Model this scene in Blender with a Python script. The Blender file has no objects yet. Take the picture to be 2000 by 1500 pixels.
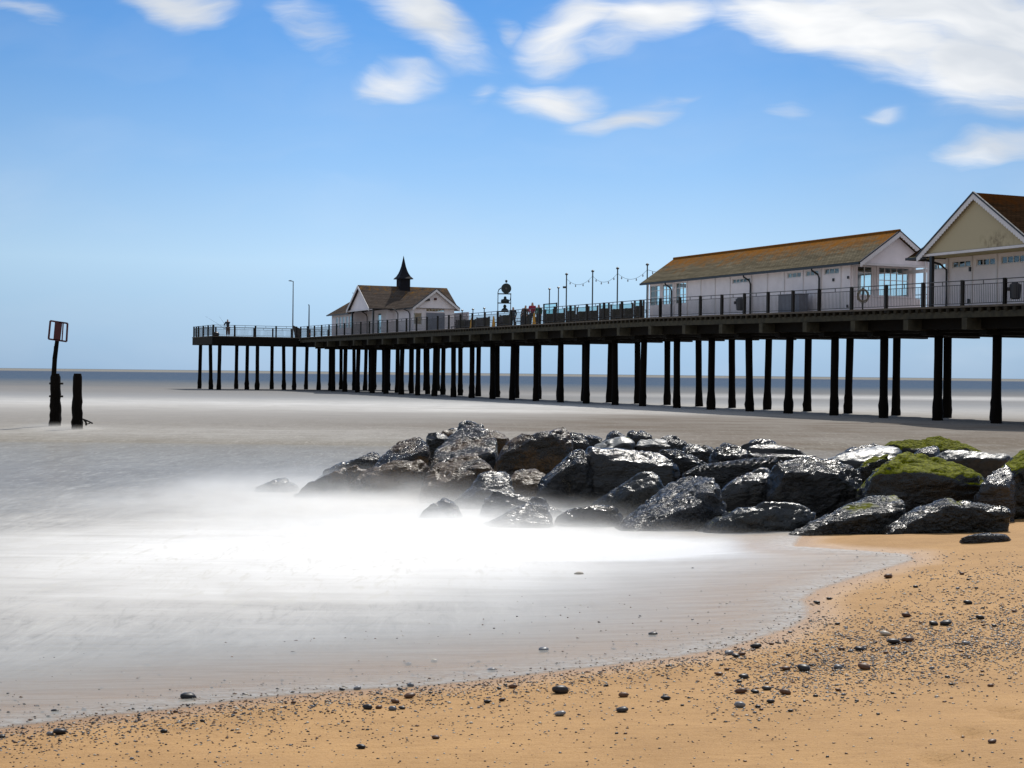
import bpy, bmesh, math, random
import numpy as np
from mathutils import Vector, Matrix, noise as mn

R = math.radians
scn = bpy.context.scene
col = scn.collection

# ------------------------------------------------------------------ camera
EYE = 2.0
FP = 3000.0                      # focal length in pixels of the 2000 px wide photograph
cd = bpy.data.cameras.new("camera")
cam = bpy.data.objects.new("camera", cd)
col.objects.link(cam)
cam.location = (0, 0, EYE)
cam.rotation_mode = 'XYZ'
cam.rotation_euler = (math.pi / 2 - math.atan(21 / FP), R(-0.61), 0)
cd.sensor_width = 36
cd.lens = 36 * FP / 2000
cd.clip_start = 0.1
cd.clip_end = 30000
scn.camera = cam
CAM = cam.rotation_euler.to_matrix()

# ------------------------------------------------------------------ render look
scn.view_settings.view_transform = 'Standard'
scn.view_settings.look = 'None'
scn.view_settings.gamma = 1
scn.view_settings.exposure = 0.1
scn.cycles.use_denoising = True
scn.cycles.max_bounces = 9
scn.cycles.transparent_max_bounces = 16
scn.cycles.volume_bounces = 8
scn.cycles.volume_step_rate = 1.0
scn.cycles.volume_max_steps = 128
scn.cycles.sample_clamp_indirect = 6

# ------------------------------------------------------------------ sun
SUN_EL, SUN_AZ = 50.0, 20.0       # azimuth clockwise from +Y (the view direction)
sd = bpy.data.lights.new("sun", 'SUN')
sun = bpy.data.objects.new("sun", sd)
col.objects.link(sun)
sd.energy = 4.0
sd.angle = R(0.53)
sd.color = (1.0, 0.955, 0.88)
sv = Vector((math.sin(R(SUN_AZ)) * math.cos(R(SUN_EL)), math.cos(R(SUN_AZ)) * math.cos(R(SUN_EL)), math.sin(R(SUN_EL))))
sun.rotation_euler = sv.to_track_quat('Z', 'Y').to_euler()
sun.location = sv * 100


# ------------------------------------------------------------------ node helpers
class NT:
    def __init__(s, tree):
        s.t = tree
        tree.nodes.clear()

    def n(s, typ, inputs=None, **props):
        nd = s.t.nodes.new(typ)
        for k, v in props.items():
            setattr(nd, k, v)
        for k, v in (inputs or {}).items():
            if isinstance(v, bpy.types.NodeSocket):
                s.t.links.new(v, nd.inputs[k])
            else:
                nd.inputs[k].default_value = v
        return nd

    def math(s, op, a, b=None, c=None, clamp=False):
        nd = s.t.nodes.new('ShaderNodeMath')
        nd.operation = op
        nd.use_clamp = clamp
        for i, v in enumerate((a, b, c)):
            if v is None:
                continue
            if isinstance(v, bpy.types.NodeSocket):
                s.t.links.new(v, nd.inputs[i])
            else:
                nd.inputs[i].default_value = v
        return nd.outputs[0]

    def mix(s, f, a, b, blend='MIX'):
        nd = s.t.nodes.new('ShaderNodeMix')
        nd.data_type = 'RGBA'
        nd.blend_type = blend
        for i, v in ((0, f), (6, a), (7, b)):
            if isinstance(v, bpy.types.NodeSocket):
                s.t.links.new(v, nd.inputs[i])
            else:
                nd.inputs[i].default_value = v if i == 0 or len(v) == 4 else (*v, 1)
        return nd.outputs[2]

    def ramp(s, f, stops, interp='LINEAR'):
        nd = s.t.nodes.new('ShaderNodeValToRGB')
        nd.color_ramp.interpolation = interp
        e = nd.color_ramp.elements
        while len(e) < len(stops):
            e.new(0.5)
        for el, (p, c) in zip(e, stops):
            el.position = p
            el.color = (c, c, c, 1) if isinstance(c, (int, float)) else (*c, 1)
        s.t.links.new(f, nd.inputs[0])
        return nd.outputs[0]

    def noise(s, vec, scale, detail=4, rough=0.55, dist=0.0, out=0):
        nd = s.n('ShaderNodeTexNoise', {'Scale': scale, 'Detail': detail, 'Roughness': rough, 'Distortion': dist})
        if vec is not None:
            s.t.links.new(vec, nd.inputs['Vector'])
        return nd.outputs[out]

    def mapping(s, vec, loc=(0, 0, 0), rot=(0, 0, 0), scale=(1, 1, 1), kind='POINT'):
        nd = s.n('ShaderNodeMapping', {'Location': loc, 'Rotation': rot, 'Scale': scale}, vector_type=kind)
        s.t.links.new(vec, nd.inputs['Vector'])
        return nd.outputs[0]

    def mr(s, v, a, b, c=0.0, d=1.0, smooth=False):
        nd = s.n('ShaderNodeMapRange', {'Value': v, 'From Min': a, 'From Max': b, 'To Min': c, 'To Max': d})
        if smooth:
            nd.interpolation_type = 'SMOOTHSTEP'
        return nd.outputs[0]


# ------------------------------------------------------------------ world: sky with wind-drawn clouds
world = bpy.data.worlds.new("World")
scn.world = world
world.use_nodes = True
w = NT(world.node_tree)
sky = w.n('ShaderNodeTexSky', sky_type='NISHITA')
sky.sun_disc = False
sky.sun_elevation = R(SUN_EL)
sky.sun_rotation = R(SUN_AZ)
sky.altitude = 0
sky.air_density = 1.15
sky.dust_density = 0.35
sky.ozone_density = 2.6
tc = w.n('ShaderNodeTexCoord')
sep = w.n('ShaderNodeSeparateXYZ', {0: tc.outputs['Generated']})
ay = w.math('MAXIMUM', w.math('ABSOLUTE', sep.outputs[1]), 0.05)
uu = w.math('DIVIDE', sep.outputs[0], ay)
vv = w.math('DIVIDE', sep.outputs[2], ay)
uv = w.n('ShaderNodeCombineXYZ', {0: uu, 1: vv}).outputs[0]
warp = w.noise(w.mapping(uv, scale=(9, 16, 1), rot=(0, 0, R(-22))), 1.0, 3, 0.5, out=1)
wv = w.n('ShaderNodeVectorMath', {0: warp, 1: (0.5, 0.5, 0.5)}, operation='SUBTRACT').outputs[0]
wv = w.n('ShaderNodeVectorMath', {0: wv, 3: 0.055}, operation='SCALE').outputs[0]
uvw = w.n('ShaderNodeVectorMath', {0: uv, 1: wv}, operation='ADD').outputs[0]
total = None
CL = [  # photo x, y, half width, half height, tilt (deg, + = falling to the right), strength
    (315, 12, 150, 52, 22, .95), (815, 38, 165, 66, 25, 1.05), (1120, 55, 120, 62, -25, 1.05), (1250, 30, 170, 70, -15, 1.05),
    (1640, 60, 380, 100, 16, 1.25), (1850, 20, 420, 120, 10, 1.25), (1910, 140, 210, 100, 12, 1.15), (772, 155, 90, 42, -12, .75), (1085, 186, 125, 42, 3, .98),
    (1225, 215, 130, 36, -14, .72), (1945, 302, 150, 42, -8, .9), (600, 78, 120, 48, 25, .55), (1530, 221, 60, 26, 0, .45),
    (1010, 50, 50, 30, 30, .5), (30, 5, 120, 40, 20, .55), (935, 170, 50, 26, -20, .35), (1710, 232, 60, 18, -5, .4), (690, -10, 160, 40, 10, .6), (1300, 190, 90, 26, -20, .4)]
for (cx, cy, rx, ry, ti, st) in CL:
    u0 = (cx - 1000) / FP
    v0 = (729 + 0.0107 * (cx - 1000) - cy) / FP
    m = w.mapping(uvw, loc=(u0, v0, 0), rot=(0, 0, R(-ti)), scale=(rx * 1.24 / FP, ry * 1.24 / FP, 1), kind='TEXTURE')
    ln = w.n('ShaderNodeVectorMath', {0: m}, operation='LENGTH').outputs['Value']
    g = w.math('MULTIPLY', w.mr(ln, 1.15, 0.0, 0, 1, True), st)
    total = g if total is None else w.math('MAXIMUM', total, g)
# unseen rest of the sky: cloud cover thickened behind the camera for fill light
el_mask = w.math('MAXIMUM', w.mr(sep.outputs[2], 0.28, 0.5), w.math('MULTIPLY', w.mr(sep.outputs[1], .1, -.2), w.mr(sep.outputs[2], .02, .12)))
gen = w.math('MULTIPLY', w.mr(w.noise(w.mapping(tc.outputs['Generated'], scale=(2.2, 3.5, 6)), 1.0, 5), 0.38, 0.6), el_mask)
streak = w.noise(w.mapping(uvw, scale=(7, 42, 1), rot=(0, 0, R(-24))), 1.0, 6, 0.62)
streak2 = w.noise(w.mapping(uvw, scale=(14, 70, 1), rot=(0, 0, R(8))), 1.0, 5, 0.6)
sk = w.math('ADD', w.math('MULTIPLY', streak, 0.72), w.math('MULTIPLY', streak2, 0.28))
dens = w.math('ADD', total, w.math('MULTIPLY', w.math('SUBTRACT', sk, 0.5), 1.9))
dens = w.mr(dens, 0.06, 1.02, 0, 1, True)
veil = w.math('MULTIPLY', w.mr(w.noise(w.mapping(uvw, scale=(5, 16, 1), rot=(0, 0, R(-16))), 1.0, 5, 0.5), 0.45, 0.8), 0.14)
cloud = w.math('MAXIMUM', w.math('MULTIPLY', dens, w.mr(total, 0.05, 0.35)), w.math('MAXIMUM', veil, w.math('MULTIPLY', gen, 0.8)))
shade = w.noise(w.mapping(uvw, scale=(8, 22, 1), loc=(0.35, 0.06, 0), rot=(0, 0, R(-18))), 1.0, 4, 0.5)
ccol = w.mix(w.mr(shade, 0.42, 0.68), (7.6, 8.1, 8.8), (11.0, 11.1, 11.2))
hs = w.n('ShaderNodeHueSaturation', {'Saturation': 1.35, 'Value': 0.80, 'Color': sky.outputs[0]}).outputs[0]
# pale blue sea haze low down instead of the model's yellow horizon, deeper blue higher up
hz = w.ramp(w.mr(sep.outputs[2], 0.0, 0.5), [(0.0, (.33, .52, .76)), (.04, (.37, .58, .83)), (.14, (.49, .72, .96)), (.26, (.31, .56, .92)), (.42, (.14, .38, .83)), (.55, (.085, .29, .74)), (1.0, (.05, .18, .55))])
hzs = w.n('ShaderNodeVectorMath', {0: hz, 3: 1 / 0.085}, operation='SCALE').outputs[0]
side = w.mr(w.math('ABSOLUTE', uu), .12, .36, 1.0, .84)
hzs = w.n('ShaderNodeVectorMath', {0: hzs, 3: side}, operation='SCALE').outputs[0]
front = w.mr(sep.outputs[1], -.1, .35)
hs = w.mix(w.math('MULTIPLY', w.mr(sep.outputs[2], .75, .35), w.math('MULTIPLY', front, .92)), hs, hzs)
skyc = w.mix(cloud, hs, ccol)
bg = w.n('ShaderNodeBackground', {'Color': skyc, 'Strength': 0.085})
out = w.n('ShaderNodeOutputWorld', {'Surface': bg.outputs[0]})


# ------------------------------------------------------------------ coordinates
def hor(x):
    return 729 + 0.0107 * (x - 1000)


def at(x, y, D):
    """world point seen at photo pixel x, y at distance D along the view"""
    d = CAM @ Vector(((x - 1000) / FP, (750 - y) / FP, -1))
    return Vector((0, 0, EYE)) + d * (D / d.y)


def at_z(x, y, z):
    d = CAM @ Vector(((x - 1000) / FP, (750 - y) / FP, -1))
    return Vector((0, 0, EYE)) + d * ((z - EYE) / d.z)


UX, UY = -0.4154, 0.9096          # the pier runs out to sea along (UX, UY)
PX, PY = 21.3, 63.9


def P(s, w_, z):
    return Vector((PX + UX * s + UY * w_, PY + UY * s - UX * w_, z))


def zd(s):                        # the deck climbs a little away from the beach
    return float(np.interp(s, [-20, 0, 14.3, 32, 200], [4.95, 5.13, 5.27, 5.46, 5.46]))


def s_of(x, w_):
    k = (x - 1000) / FP
    return (PX + UY * w_ - k * (PY - UX * w_)) / (k * UY - UX)


def w_of(x, s):
    k = (x - 1000) / FP
    return (k * (PY + UY * s) - PX - UX * s) / (UY + k * UX)


def sz(x, y, w_):                 # photo pixel -> (s, z) on the plane w = const
    s = s_of(x, w_)
    Y = PY + UY * s - UX * w_
    return s, EYE + (hor(x) - y) * Y / FP


def wz(x, y, s):
    w_ = w_of(x, s)
    Y = PY + UY * s - UX * w_
    return w_, EYE + (hor(x) - y) * Y / FP


# ------------------------------------------------------------------ object helpers
def tag(o, label=None, cat=None, group=None, kind=None):
    if label: o['label'] = label
    if cat: o['category'] = cat
    if group: o['group'] = group
    if kind: o['kind'] = kind
    return o


def thing(name, loc, label, cat, group=None):
    o = bpy.data.objects.new(name, None)
    o.empty_display_size = 0.2
    o.location = loc
    col.objects.link(o)
    return tag(o, label, cat, group)


class MB:
    def __init__(s):
        s.v, s.f, s.uv = [], [], {}

    def add(s, vs, fs):
        b = len(s.v)
        s.v += [Vector(v) for v in vs]
        for f in fs:
            s.f.append([i + b for i in f])
        return s

    def hexa(s, p):               # p: 8 corner points, bottom ring then top ring
        return s.add(p, [(3, 2, 1, 0), (4, 5, 6, 7), (0, 1, 5, 4), (1, 2, 6, 5), (2, 3, 7, 6), (3, 0, 4, 7)])

    def box(s, x0, x1, y0, y1, z0, z1):
        return s.hexa([(x0, y0, z0), (x1, y0, z0), (x1, y1, z0), (x0, y1, z0), (x0, y0, z1), (x1, y0, z1), (x1, y1, z1), (x0, y1, z1)])

    def pbox(s, s0, s1, w0, w1, z0, z1):      # box in pier coordinates; z may be functions of s
        za = z0 if callable(z0) else (lambda t: z0)
        zb = z1 if callable(z1) else (lambda t: z1)
        return s.hexa([P(s1, w0, za(s1)), P(s0, w0, za(s0)), P(s0, w1, za(s0)), P(s1, w1, za(s1)),
                       P(s1, w0, zb(s1)), P(s0, w0, zb(s0)), P(s0, w1, zb(s0)), P(s1, w1, zb(s1))])

    def prism(s, pts, off):       # closed polygon of 3D points extruded by off
        pts = [Vector(p) for p in pts]
        n = len(pts)
        off = Vector(off)
        b = [p + off for p in pts]
        return s.add(pts + b, [tuple(range(n))[::-1], tuple(range(n, 2 * n))] + [(i, (i + 1) % n, (i + 1) % n + n, i + n) for i in range(n)])

    def cyl(s, a, b, r0, r1=None, n=8, cap=True):
        a, b = Vector(a), Vector(b)
        r1 = r0 if r1 is None else r1
        d = (b - a).normalized()
        q = d.to_track_quat('Z', 'Y')
        vs = []
        for c, r in ((a, r0), (b, r1)):
            for i in range(n):
                t = 2 * math.pi * i / n
                vs.append(c + q @ Vector((math.cos(t) * r, math.sin(t) * r, 0)))
        fs = [(i, (i + 1) % n, (i + 1) % n + n, i + n) for i in range(n)]
        if cap:
            fs += [tuple(range(n))[::-1], tuple(range(n, 2 * n))]
        return s.add(vs, fs)

    def tube(s, pts, r, n=6):
        pts = [Vector(p) for p in pts]
        vs, fs = [], []
        for k, p in enumerate(pts):
            d = (pts[min(k + 1, len(pts) - 1)] - pts[max(k - 1, 0)]).normalized()
            q = d.to_track_quat('Z', 'Y') if abs(d.z) < .99 else Matrix.Identity(3).to_quaternion()
            rr = r[k] if isinstance(r, (list, tuple)) else r
            for i in range(n):
                t = 2 * math.pi * i / n
                vs.append(p + q @ Vector((math.cos(t) * rr, math.sin(t) * rr, 0)))
        for k in range(len(pts) - 1):
            for i in range(n):
                fs.append((k * n + i, k * n + (i + 1) % n, (k + 1) * n + (i + 1) % n, (k + 1) * n + i))
        fs.append(tuple(range(n))[::-1])
        fs.append(tuple(range((len(pts) - 1) * n, len(pts) * n)))
        return s.add(vs, fs)

    def lathe(s, c, prof, n=12, sq=False):     # profile of (radius, height) about the vertical through c
        c = Vector(c)
        vs, fs = [], []
        for (r, h) in prof:
            for i in range(n):
                t = 2 * math.pi * (i + (.5 if sq else 0)) / n
                vs.append(c + Vector((math.cos(t) * r, math.sin(t) * r, h)))
        m = len(prof)
        for k in range(m - 1):
            for i in range(n):
                fs.append((k * n + i, k * n + (i + 1) % n, (k + 1) * n + (i + 1) % n, (k + 1) * n + i))
        fs.append(tuple(range(n))[::-1])
        fs.append(tuple(range((m - 1) * n, m * n)))
        return s.add(vs, fs)

    def quad_uv(s, pts, uvs):
        b = len(s.v)
        s.v += [Vector(p) for p in pts]
        s.f.append(list(range(b, b + len(pts))))
        s.uv[len(s.f) - 1] = uvs

    def build(s, name, mat, parent=None, smooth=False, loc=None):
        o0 = Vector(parent.location) if parent else Vector(loc or (0, 0, 0))
        me = bpy.data.meshes.new(name)
        me.from_pydata([tuple(v - o0) for v in s.v], [], s.f)
        if s.uv:
            ul = me.uv_layers.new(name='UVMap')
            for fi, uvs in s.uv.items():
                p = me.polygons[fi]
                for k, li in enumerate(p.loop_indices):
                    ul.data[li].uv = uvs[k]
        me.materials.append(mat)
        if smooth:
            me.shade_smooth()
        me.update()
        o = bpy.data.objects.new(name, me)
        col.objects.link(o)
        if parent:
            o.parent = parent
        else:
            o.location = o0
        return o


def copy_part(o, parent, loc):
    c = o.copy()
    col.objects.link(c)
    c.parent = parent
    c.location = loc
    return c


# ------------------------------------------------------------------ materials
def mat(name):
    m = bpy.data.materials.new(name)
    m.use_nodes = True
    return m, NT(m.node_tree)


def finish(t, bsdf):
    t.n('ShaderNodeOutputMaterial', {'Surface': bsdf})


def plain(name, c, rough=0.6, var=0.25, scale=6, bump=0.15, bscale=30, metal=0.0, spec=0.5, stretch=(1, 1, 1)):
    m, t = mat(name)
    tcn = t.n('ShaderNodeNewGeometry')
    v = t.mapping(tcn.outputs['Position'], scale=stretch)
    nz = t.noise(v, scale, 5)
    f = t.mr(nz, 0.3, 0.7)
    c0 = tuple(x * (1 - var) for x in c)
    c1 = tuple(min(1, x * (1 + var)) for x in c)
    colr = t.mix(f, c0, c1)
    b = t.n('ShaderNodeBump', {'Strength': bump, 'Distance': 0.02, 'Height': t.noise(v, bscale, 4)})
    rg = t.mr(nz, 0.3, 0.7, max(0, rough - .1), min(1, rough + .1))
    p = t.n('ShaderNodeBsdfPrincipled', {'Base Color': colr, 'Roughness': rg, 'Metallic': metal, 'Normal': b.outputs[0], 'Specular IOR Level': spec})
    finish(t, p.outputs[0])
    return m


M = {}
M['pile'] = plain('wet_pile_timber', (0.006, 0.0045, 0.0035), 0.8, 0.5, 3, 0.6, 25, spec=.06, stretch=(1, 1, .3))
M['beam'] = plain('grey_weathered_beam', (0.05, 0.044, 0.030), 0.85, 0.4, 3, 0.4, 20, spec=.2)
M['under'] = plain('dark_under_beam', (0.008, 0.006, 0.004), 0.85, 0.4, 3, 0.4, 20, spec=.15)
M['plank'] = plain('deck_planks', (0.11, 0.09, 0.07), 0.8, 0.3, 3, 0.3, 20, spec=.2)
M['joist'] = plain('joist_timber', (0.03, 0.024, 0.015), 0.85, 0.5, 3, 0.3, 20, spec=.15)
M['post'] = plain('dark_rail_post', (0.016, 0.013, 0.010), 0.7, 0.4, 5, 0.3, 25, spec=.3)
M['rail'] = plain('grey_rail_metal', (0.09, 0.088, 0.085), 0.45, 0.2, 8, 0.05, 30, metal=.3)
M['bars'] = plain('dark_rail_bars', (0.05, 0.05, 0.05), 0.5, 0.2, 8, 0.05, 30, metal=.3)
M['white'] = plain('white_painted_boards', (0.80, 0.745, 0.77), 0.65, 0.07, 1.5, 0.12, 40, spec=.3)
M['trim'] = plain('white_painted_trim', (0.68, 0.65, 0.66), 0.55, 0.06, 2.5, 0.08, 40, spec=.35)
M['cream'] = plain('cream_painted_boards', (0.5, 0.42, 0.22), 0.7, 0.12, 1.2, 0.1, 30, spec=.3)
M['black'] = plain('black_gutter_paint', (0.012, 0.012, 0.014), 0.4, 0.2, 8, 0.05, 30)
M['lead'] = plain('black_lead', (0.008, 0.008, 0.013), 0.75, 0.3, 8, 0.1, 30, spec=.2)
M['pole'] = plain('grey_green_pole', (0.045, 0.06, 0.06), 0.5, 0.2, 8, 0.05, 30, metal=.2)
M['darkwood'] = plain('dark_bench_timber', (0.07, 0.06, 0.055), 0.75, 0.35, 3, 0.2, 25, spec=.2)
M['bin'] = plain('dark_blue_bin_plastic', (0.035, 0.038, 0.05), 0.45, 0.2, 6, 0.05, 30)
M['grey'] = plain('slate_grey_paint', (0.17, 0.18, 0.22), 0.6, 0.15, 4, 0.1, 30)
M['yellow'] = plain('yellow_plastic', (0.85, 0.42, 0.02), 0.45, 0.08, 6, 0.03, 30)
M['red'] = plain('red_paint', (0.05, 0.001, 0.004), 0.55, 0.3, 10, 0.1, 30)
M['copper'] = plain('dark_copper', (0.022, 0.032, 0.032), 0.5, 0.3, 10, 0.1, 30, metal=.4)
M['bulb'] = plain('clear_bulb', (0.25, 0.27, 0.3), 0.2, 0.1, 6, 0.0, 30)
M['skin'] = plain('skin', (0.42, 0.25, 0.18), 0.55, 0.08, 10, 0.0, 30)
M['hair'] = plain('dark_hair', (0.03, 0.02, 0.015), 0.6, 0.3, 20, 0.1, 60)
M['cloth_red'] = plain('crimson_cloth', (0.30, 0.012, 0.045), 0.85, 0.15, 10, 0.1, 40)
M['cloth_green'] = plain('green_cloth', (0.02, 0.11, 0.06), 0.85, 0.15, 10, 0.1, 40)
M['cloth_dark'] = plain('navy_cloth', (0.02, 0.024, 0.035), 0.85, 0.15, 10, 0.1, 40)
M['cloth_brown'] = plain('brown_cloth', (0.12, 0.07, 0.05), 0.85, 0.15, 10, 0.1, 40)
M['rope'] = plain('pale_rope', (0.25, 0.21, 0.15), 0.9, 0.3, 20, 0.3, 60)
M['orange'] = plain('orange_ring', (0.5, 0.12, 0.03), 0.6, 0.2, 8, 0.1, 40)


def glass_mat(name, tint, op):
    m, t = mat(name)
    tr = t.n('ShaderNodeBsdfTransparent', {'Color': (*tint, 1)})
    gl = t.n('ShaderNodeBsdfGlossy', {'Color': (.9, .95, 1, 1), 'Roughness': 0.03})
    mx = t.n('ShaderNodeMixShader', {0: op, 1: tr.outputs[0], 2: gl.outputs[0]})
    finish(t, mx.outputs[0])
    return m


M['glass'] = glass_mat('window_glass', (0.82, 0.93, 0.94), 0.07)
M['screen'] = glass_mat('green_tinted_glass', (0.80, 0.95, 0.95), 0.08)


def roof_mat(name, base, lichen, amount):
    m, t = mat(name)
    uvn = t.n('ShaderNodeUVMap')
    sp = t.n('ShaderNodeSeparateXYZ', {0: uvn.outputs[0]})
    br = t.n('ShaderNodeTexBrick', {'Vector': uvn.outputs[0], 'Color1': (*base, 1), 'Color2': (*[x * 1.35 for x in base], 1), 'Mortar': (*[x * .45 for x in base], 1),
                                    'Scale': 1.0, 'Mortar Size': 0.012, 'Brick Width': 0.26, 'Row Height': 0.17, 'Bias': 0.1})
    pos = t.n('ShaderNodeNewGeometry').outputs['Position']
    n1 = t.noise(t.mapping(uvn.outputs[0], scale=(0.9, 1.4, 1)), 1.6, 7, 0.65, 0.5)
    band = t.mr(sp.outputs[1], 0.0, 2.4, amount, -0.12)
    edge = t.noise(uvn.outputs[0], 9, 4, .7)
    n1b = t.noise(t.mapping(uvn.outputs[0], scale=(1.6, .7, 1), rot=(0, 0, .5)), 1.3, 6, .65, .8)
    lf = t.mr(t.math('ADD', t.math('ADD', band, t.math('MULTIPLY', t.math('ADD', n1, n1b), 1.1)), t.math('MULTIPLY', edge, .5)), 1.45, 1.95)
    lc = t.mix(t.noise(uvn.outputs[0], 5, 5), lichen, tuple(x * .35 for x in lichen))
    stain = t.mr(t.noise(t.mapping(uvn.outputs[0], scale=(.25, 2.5, 1)), 1.4, 4), .35, .7, .72, 1.2)
    bc = t.mix(1.0, br.outputs[0], t.n('ShaderNodeCombineXYZ', {0: stain, 1: stain, 2: stain}).outputs[0], 'MULTIPLY')
    cc = t.mix(t.math('MULTIPLY', lf, .95), bc, lc)
    bm = t.n('ShaderNodeBump', {'Strength': 0.6, 'Distance': 0.03, 'Height': t.math('ADD', br.outputs[1], t.math('MULTIPLY', edge, -.5))}, invert=True)
    p = t.n('ShaderNodeBsdfPrincipled', {'Base Color': cc, 'Roughness': 0.9, 'Normal': bm.outputs[0], 'Specular IOR Level': 0.0})
    finish(t, p.outputs[0])
    return m


M['roof_long'] = roof_mat('long_shelter_tiles', (0.13, 0.112, 0.078), (0.35, 0.145, 0.028), 0.62)
M['roof_far'] = roof_mat('far_pavilion_tiles', (0.078, 0.064, 0.055), (0.34, 0.16, 0.015), 0.22)
M['roof_near'] = roof_mat('near_pavilion_tiles', (0.024, 0.014, 0.008), (0.06, 0.022, 0.006), 0.6)

# weathered concrete stain on the cream gable
m, t = mat('stained_cream_gable')
pos = t.n('ShaderNodeNewGeometry').outputs['Position']
c0 = P(2.3, 0.5, 7.9)
md = t.mapping(pos, loc=tuple(c0), scale=(1.0, 1.0, .45), kind='TEXTURE')
ln = t.n('ShaderNodeVectorMath', {0: md}, operation='LENGTH').outputs['Value']
blot = t.math('MULTIPLY', t.mr(ln, 1.35, .2, 0, 1), t.mr(t.noise(t.mapping(pos, scale=(1, 1, .5)), 5, 6, .7), .45, .62))
cr = t.mix(t.math('MULTIPLY', blot, .75), (0.47, 0.40, 0.265), (0.12, 0.085, 0.055))
p = t.n('ShaderNodeBsdfPrincipled', {'Base Color': cr, 'Roughness': .8, 'Specular IOR Level': .2})
finish(t, p.outputs[0])
M['gable'] = m


def rock_mat(name, base, crust, crust_amt, moss_amt, rough, bump=0.9, groove=None, pale=None):
    m, t = mat(name)
    g = t.n('ShaderNodeNewGeometry')
    pos = g.outputs['Position']
    nz = t.n('ShaderNodeSeparateXYZ', {0: g.outputs['Normal']}).outputs[2]
    oi = t.n('ShaderNodeObjectInfo').outputs['Random']
    n1 = t.noise(pos, 2.2, 6, .6)
    n2 = t.noise(pos, 14, 6, .7)
    n3 = t.noise(pos, 38, 4, .65)
    b0 = tuple(x * .22 for x in base)
    b1 = tuple(x * .8 for x in base)
    cc = t.mix(t.mr(n2, .3, .7), b0, b1)
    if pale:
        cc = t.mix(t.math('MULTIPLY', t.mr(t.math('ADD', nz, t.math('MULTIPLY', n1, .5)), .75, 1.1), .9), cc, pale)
    cm = t.mr(t.math('ADD', t.math('ADD', n1, t.math('MULTIPLY', n3, .35)), t.math('MULTIPLY', oi, .1)), .86 - crust_amt, .98 - crust_amt)
    ccr = t.mix(t.mr(n3, .35, .65), tuple(x * .3 for x in crust), crust)
    cc = t.mix(cm, cc, ccr)
    rg = t.mr(n2, .3, .7, rough * .6, rough * 1.05)
    rg = t.math('ADD', rg, t.math('MULTIPLY', cm, .16))
    spv = .42
    if moss_amt > 0:
        mm = t.mr(t.math('ADD', t.math('ADD', t.math('MULTIPLY', nz, .55), n1), t.math('MULTIPLY', n2, .3)), 1.34 - moss_amt, 1.42 - moss_amt)
        mc = t.mix(t.mr(t.noise(pos, 26, 5, .7), .3, .7), (0.014, 0.022, 0.001), (0.21, 0.22, 0.004))
        cc = t.mix(mm, cc, mc)
        rg = t.math('ADD', rg, t.math('MULTIPLY', mm, .45))
        spv = t.mr(mm, 0, 1, .42, .05)
    rot = t.n('ShaderNodeVectorRotate', {'Vector': pos, 'Angle': t.math('MULTIPLY', oi, 3.0), 'Axis': (0.3, 0.5, 1.0)}).outputs[0]
    w1 = t.noise(t.mapping(rot, scale=(6, 6, 17)), 1.0, 5, .55, .5)
    w2 = t.noise(t.mapping(pos, scale=(13, 20, 20)), 1.0, 3, .5, .6)
    h = t.math('ADD', t.math('MULTIPLY', w1, 1.0), t.math('ADD', t.math('MULTIPLY', w2, .62), t.math('MULTIPLY', n3, .10)))
    h = t.math('ADD', h, t.math('MULTIPLY', cm, .12))
    dst = t.mr(t.math('ADD', t.noise(pos, 1.6, 3, .5), t.math('MULTIPLY', t.math('SUBTRACT', oi, .5), .35)), .38, .66, .03 * bump, .125 * bump)
    bm = t.n('ShaderNodeBump', {'Strength': 1.0, 'Distance': dst, 'Height': h})
    p = t.n('ShaderNodeBsdfPrincipled', {'Base Color': cc, 'Roughness': rg, 'Normal': bm.outputs[0], 'Specular IOR Level': spv})
    finish(t, p.outputs[0])
    return m


M['rk_black'] = rock_mat('wet_black_granite', (0.016, 0.017, 0.02), (0.05, 0.038, 0.022), .02, 0, .23)
M['rk_brown'] = rock_mat('weed_crusted_rock', (0.02, 0.015, 0.012), (0.085, 0.042, 0.010), .26, 0, .30, 1.0)
M['rk_blue'] = rock_mat('smooth_wet_slab', (0.03, 0.034, 0.045), (0.10, 0.055, 0.02), .12, 0, .2, .6)
M['rk_grey'] = rock_mat('wet_grey_rock', (0.045, 0.048, 0.056), (0.05, 0.04, 0.03), -.08, 0, .31, .8)
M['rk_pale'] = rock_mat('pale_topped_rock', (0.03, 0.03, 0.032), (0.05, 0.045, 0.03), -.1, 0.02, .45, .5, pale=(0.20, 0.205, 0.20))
M['rk_moss'] = rock_mat('mossy_rock', (0.02, 0.021, 0.022), (0.03, 0.03, 0.015), -.1, .41, .33, .9)
M['rk_mosst'] = rock_mat('lightly_mossy_rock', (0.026, 0.03, 0.032), (0.03, 0.035, 0.015), -.1, .13, .30, .8)

# ------------------------------------------------------------------ beach and sea surfaces
sh_px = [(0, 1427), (150, 1408), (330, 1390), (450, 1374), (560, 1362), (700, 1351), (850, 1342), (1000, 1326), (1200, 1302), (1330, 1286), (1430, 1268), (1500, 1246),
         (1560, 1226), (1590, 1205), (1592, 1190), (1580, 1172), (1610, 1152), (1690, 1125), (1760, 1105), (1798, 1092), (1780, 1082), (1700, 1075), (1620, 1070), (1560, 1066)]
SH = [at_z(x, y, .10) for x, y in sh_px]
SH = [(-90, -38), (-9, 4.6)] + [(v.x, v.y) for v in SH] + [(3.6, 18.6), (5.2, 19.6), (7.2, 21.5), (10, 24), (16, 27), (30, 34), (70, 52), (200, 110), (2500, 1300)]
SH = np.array(SH)


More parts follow.
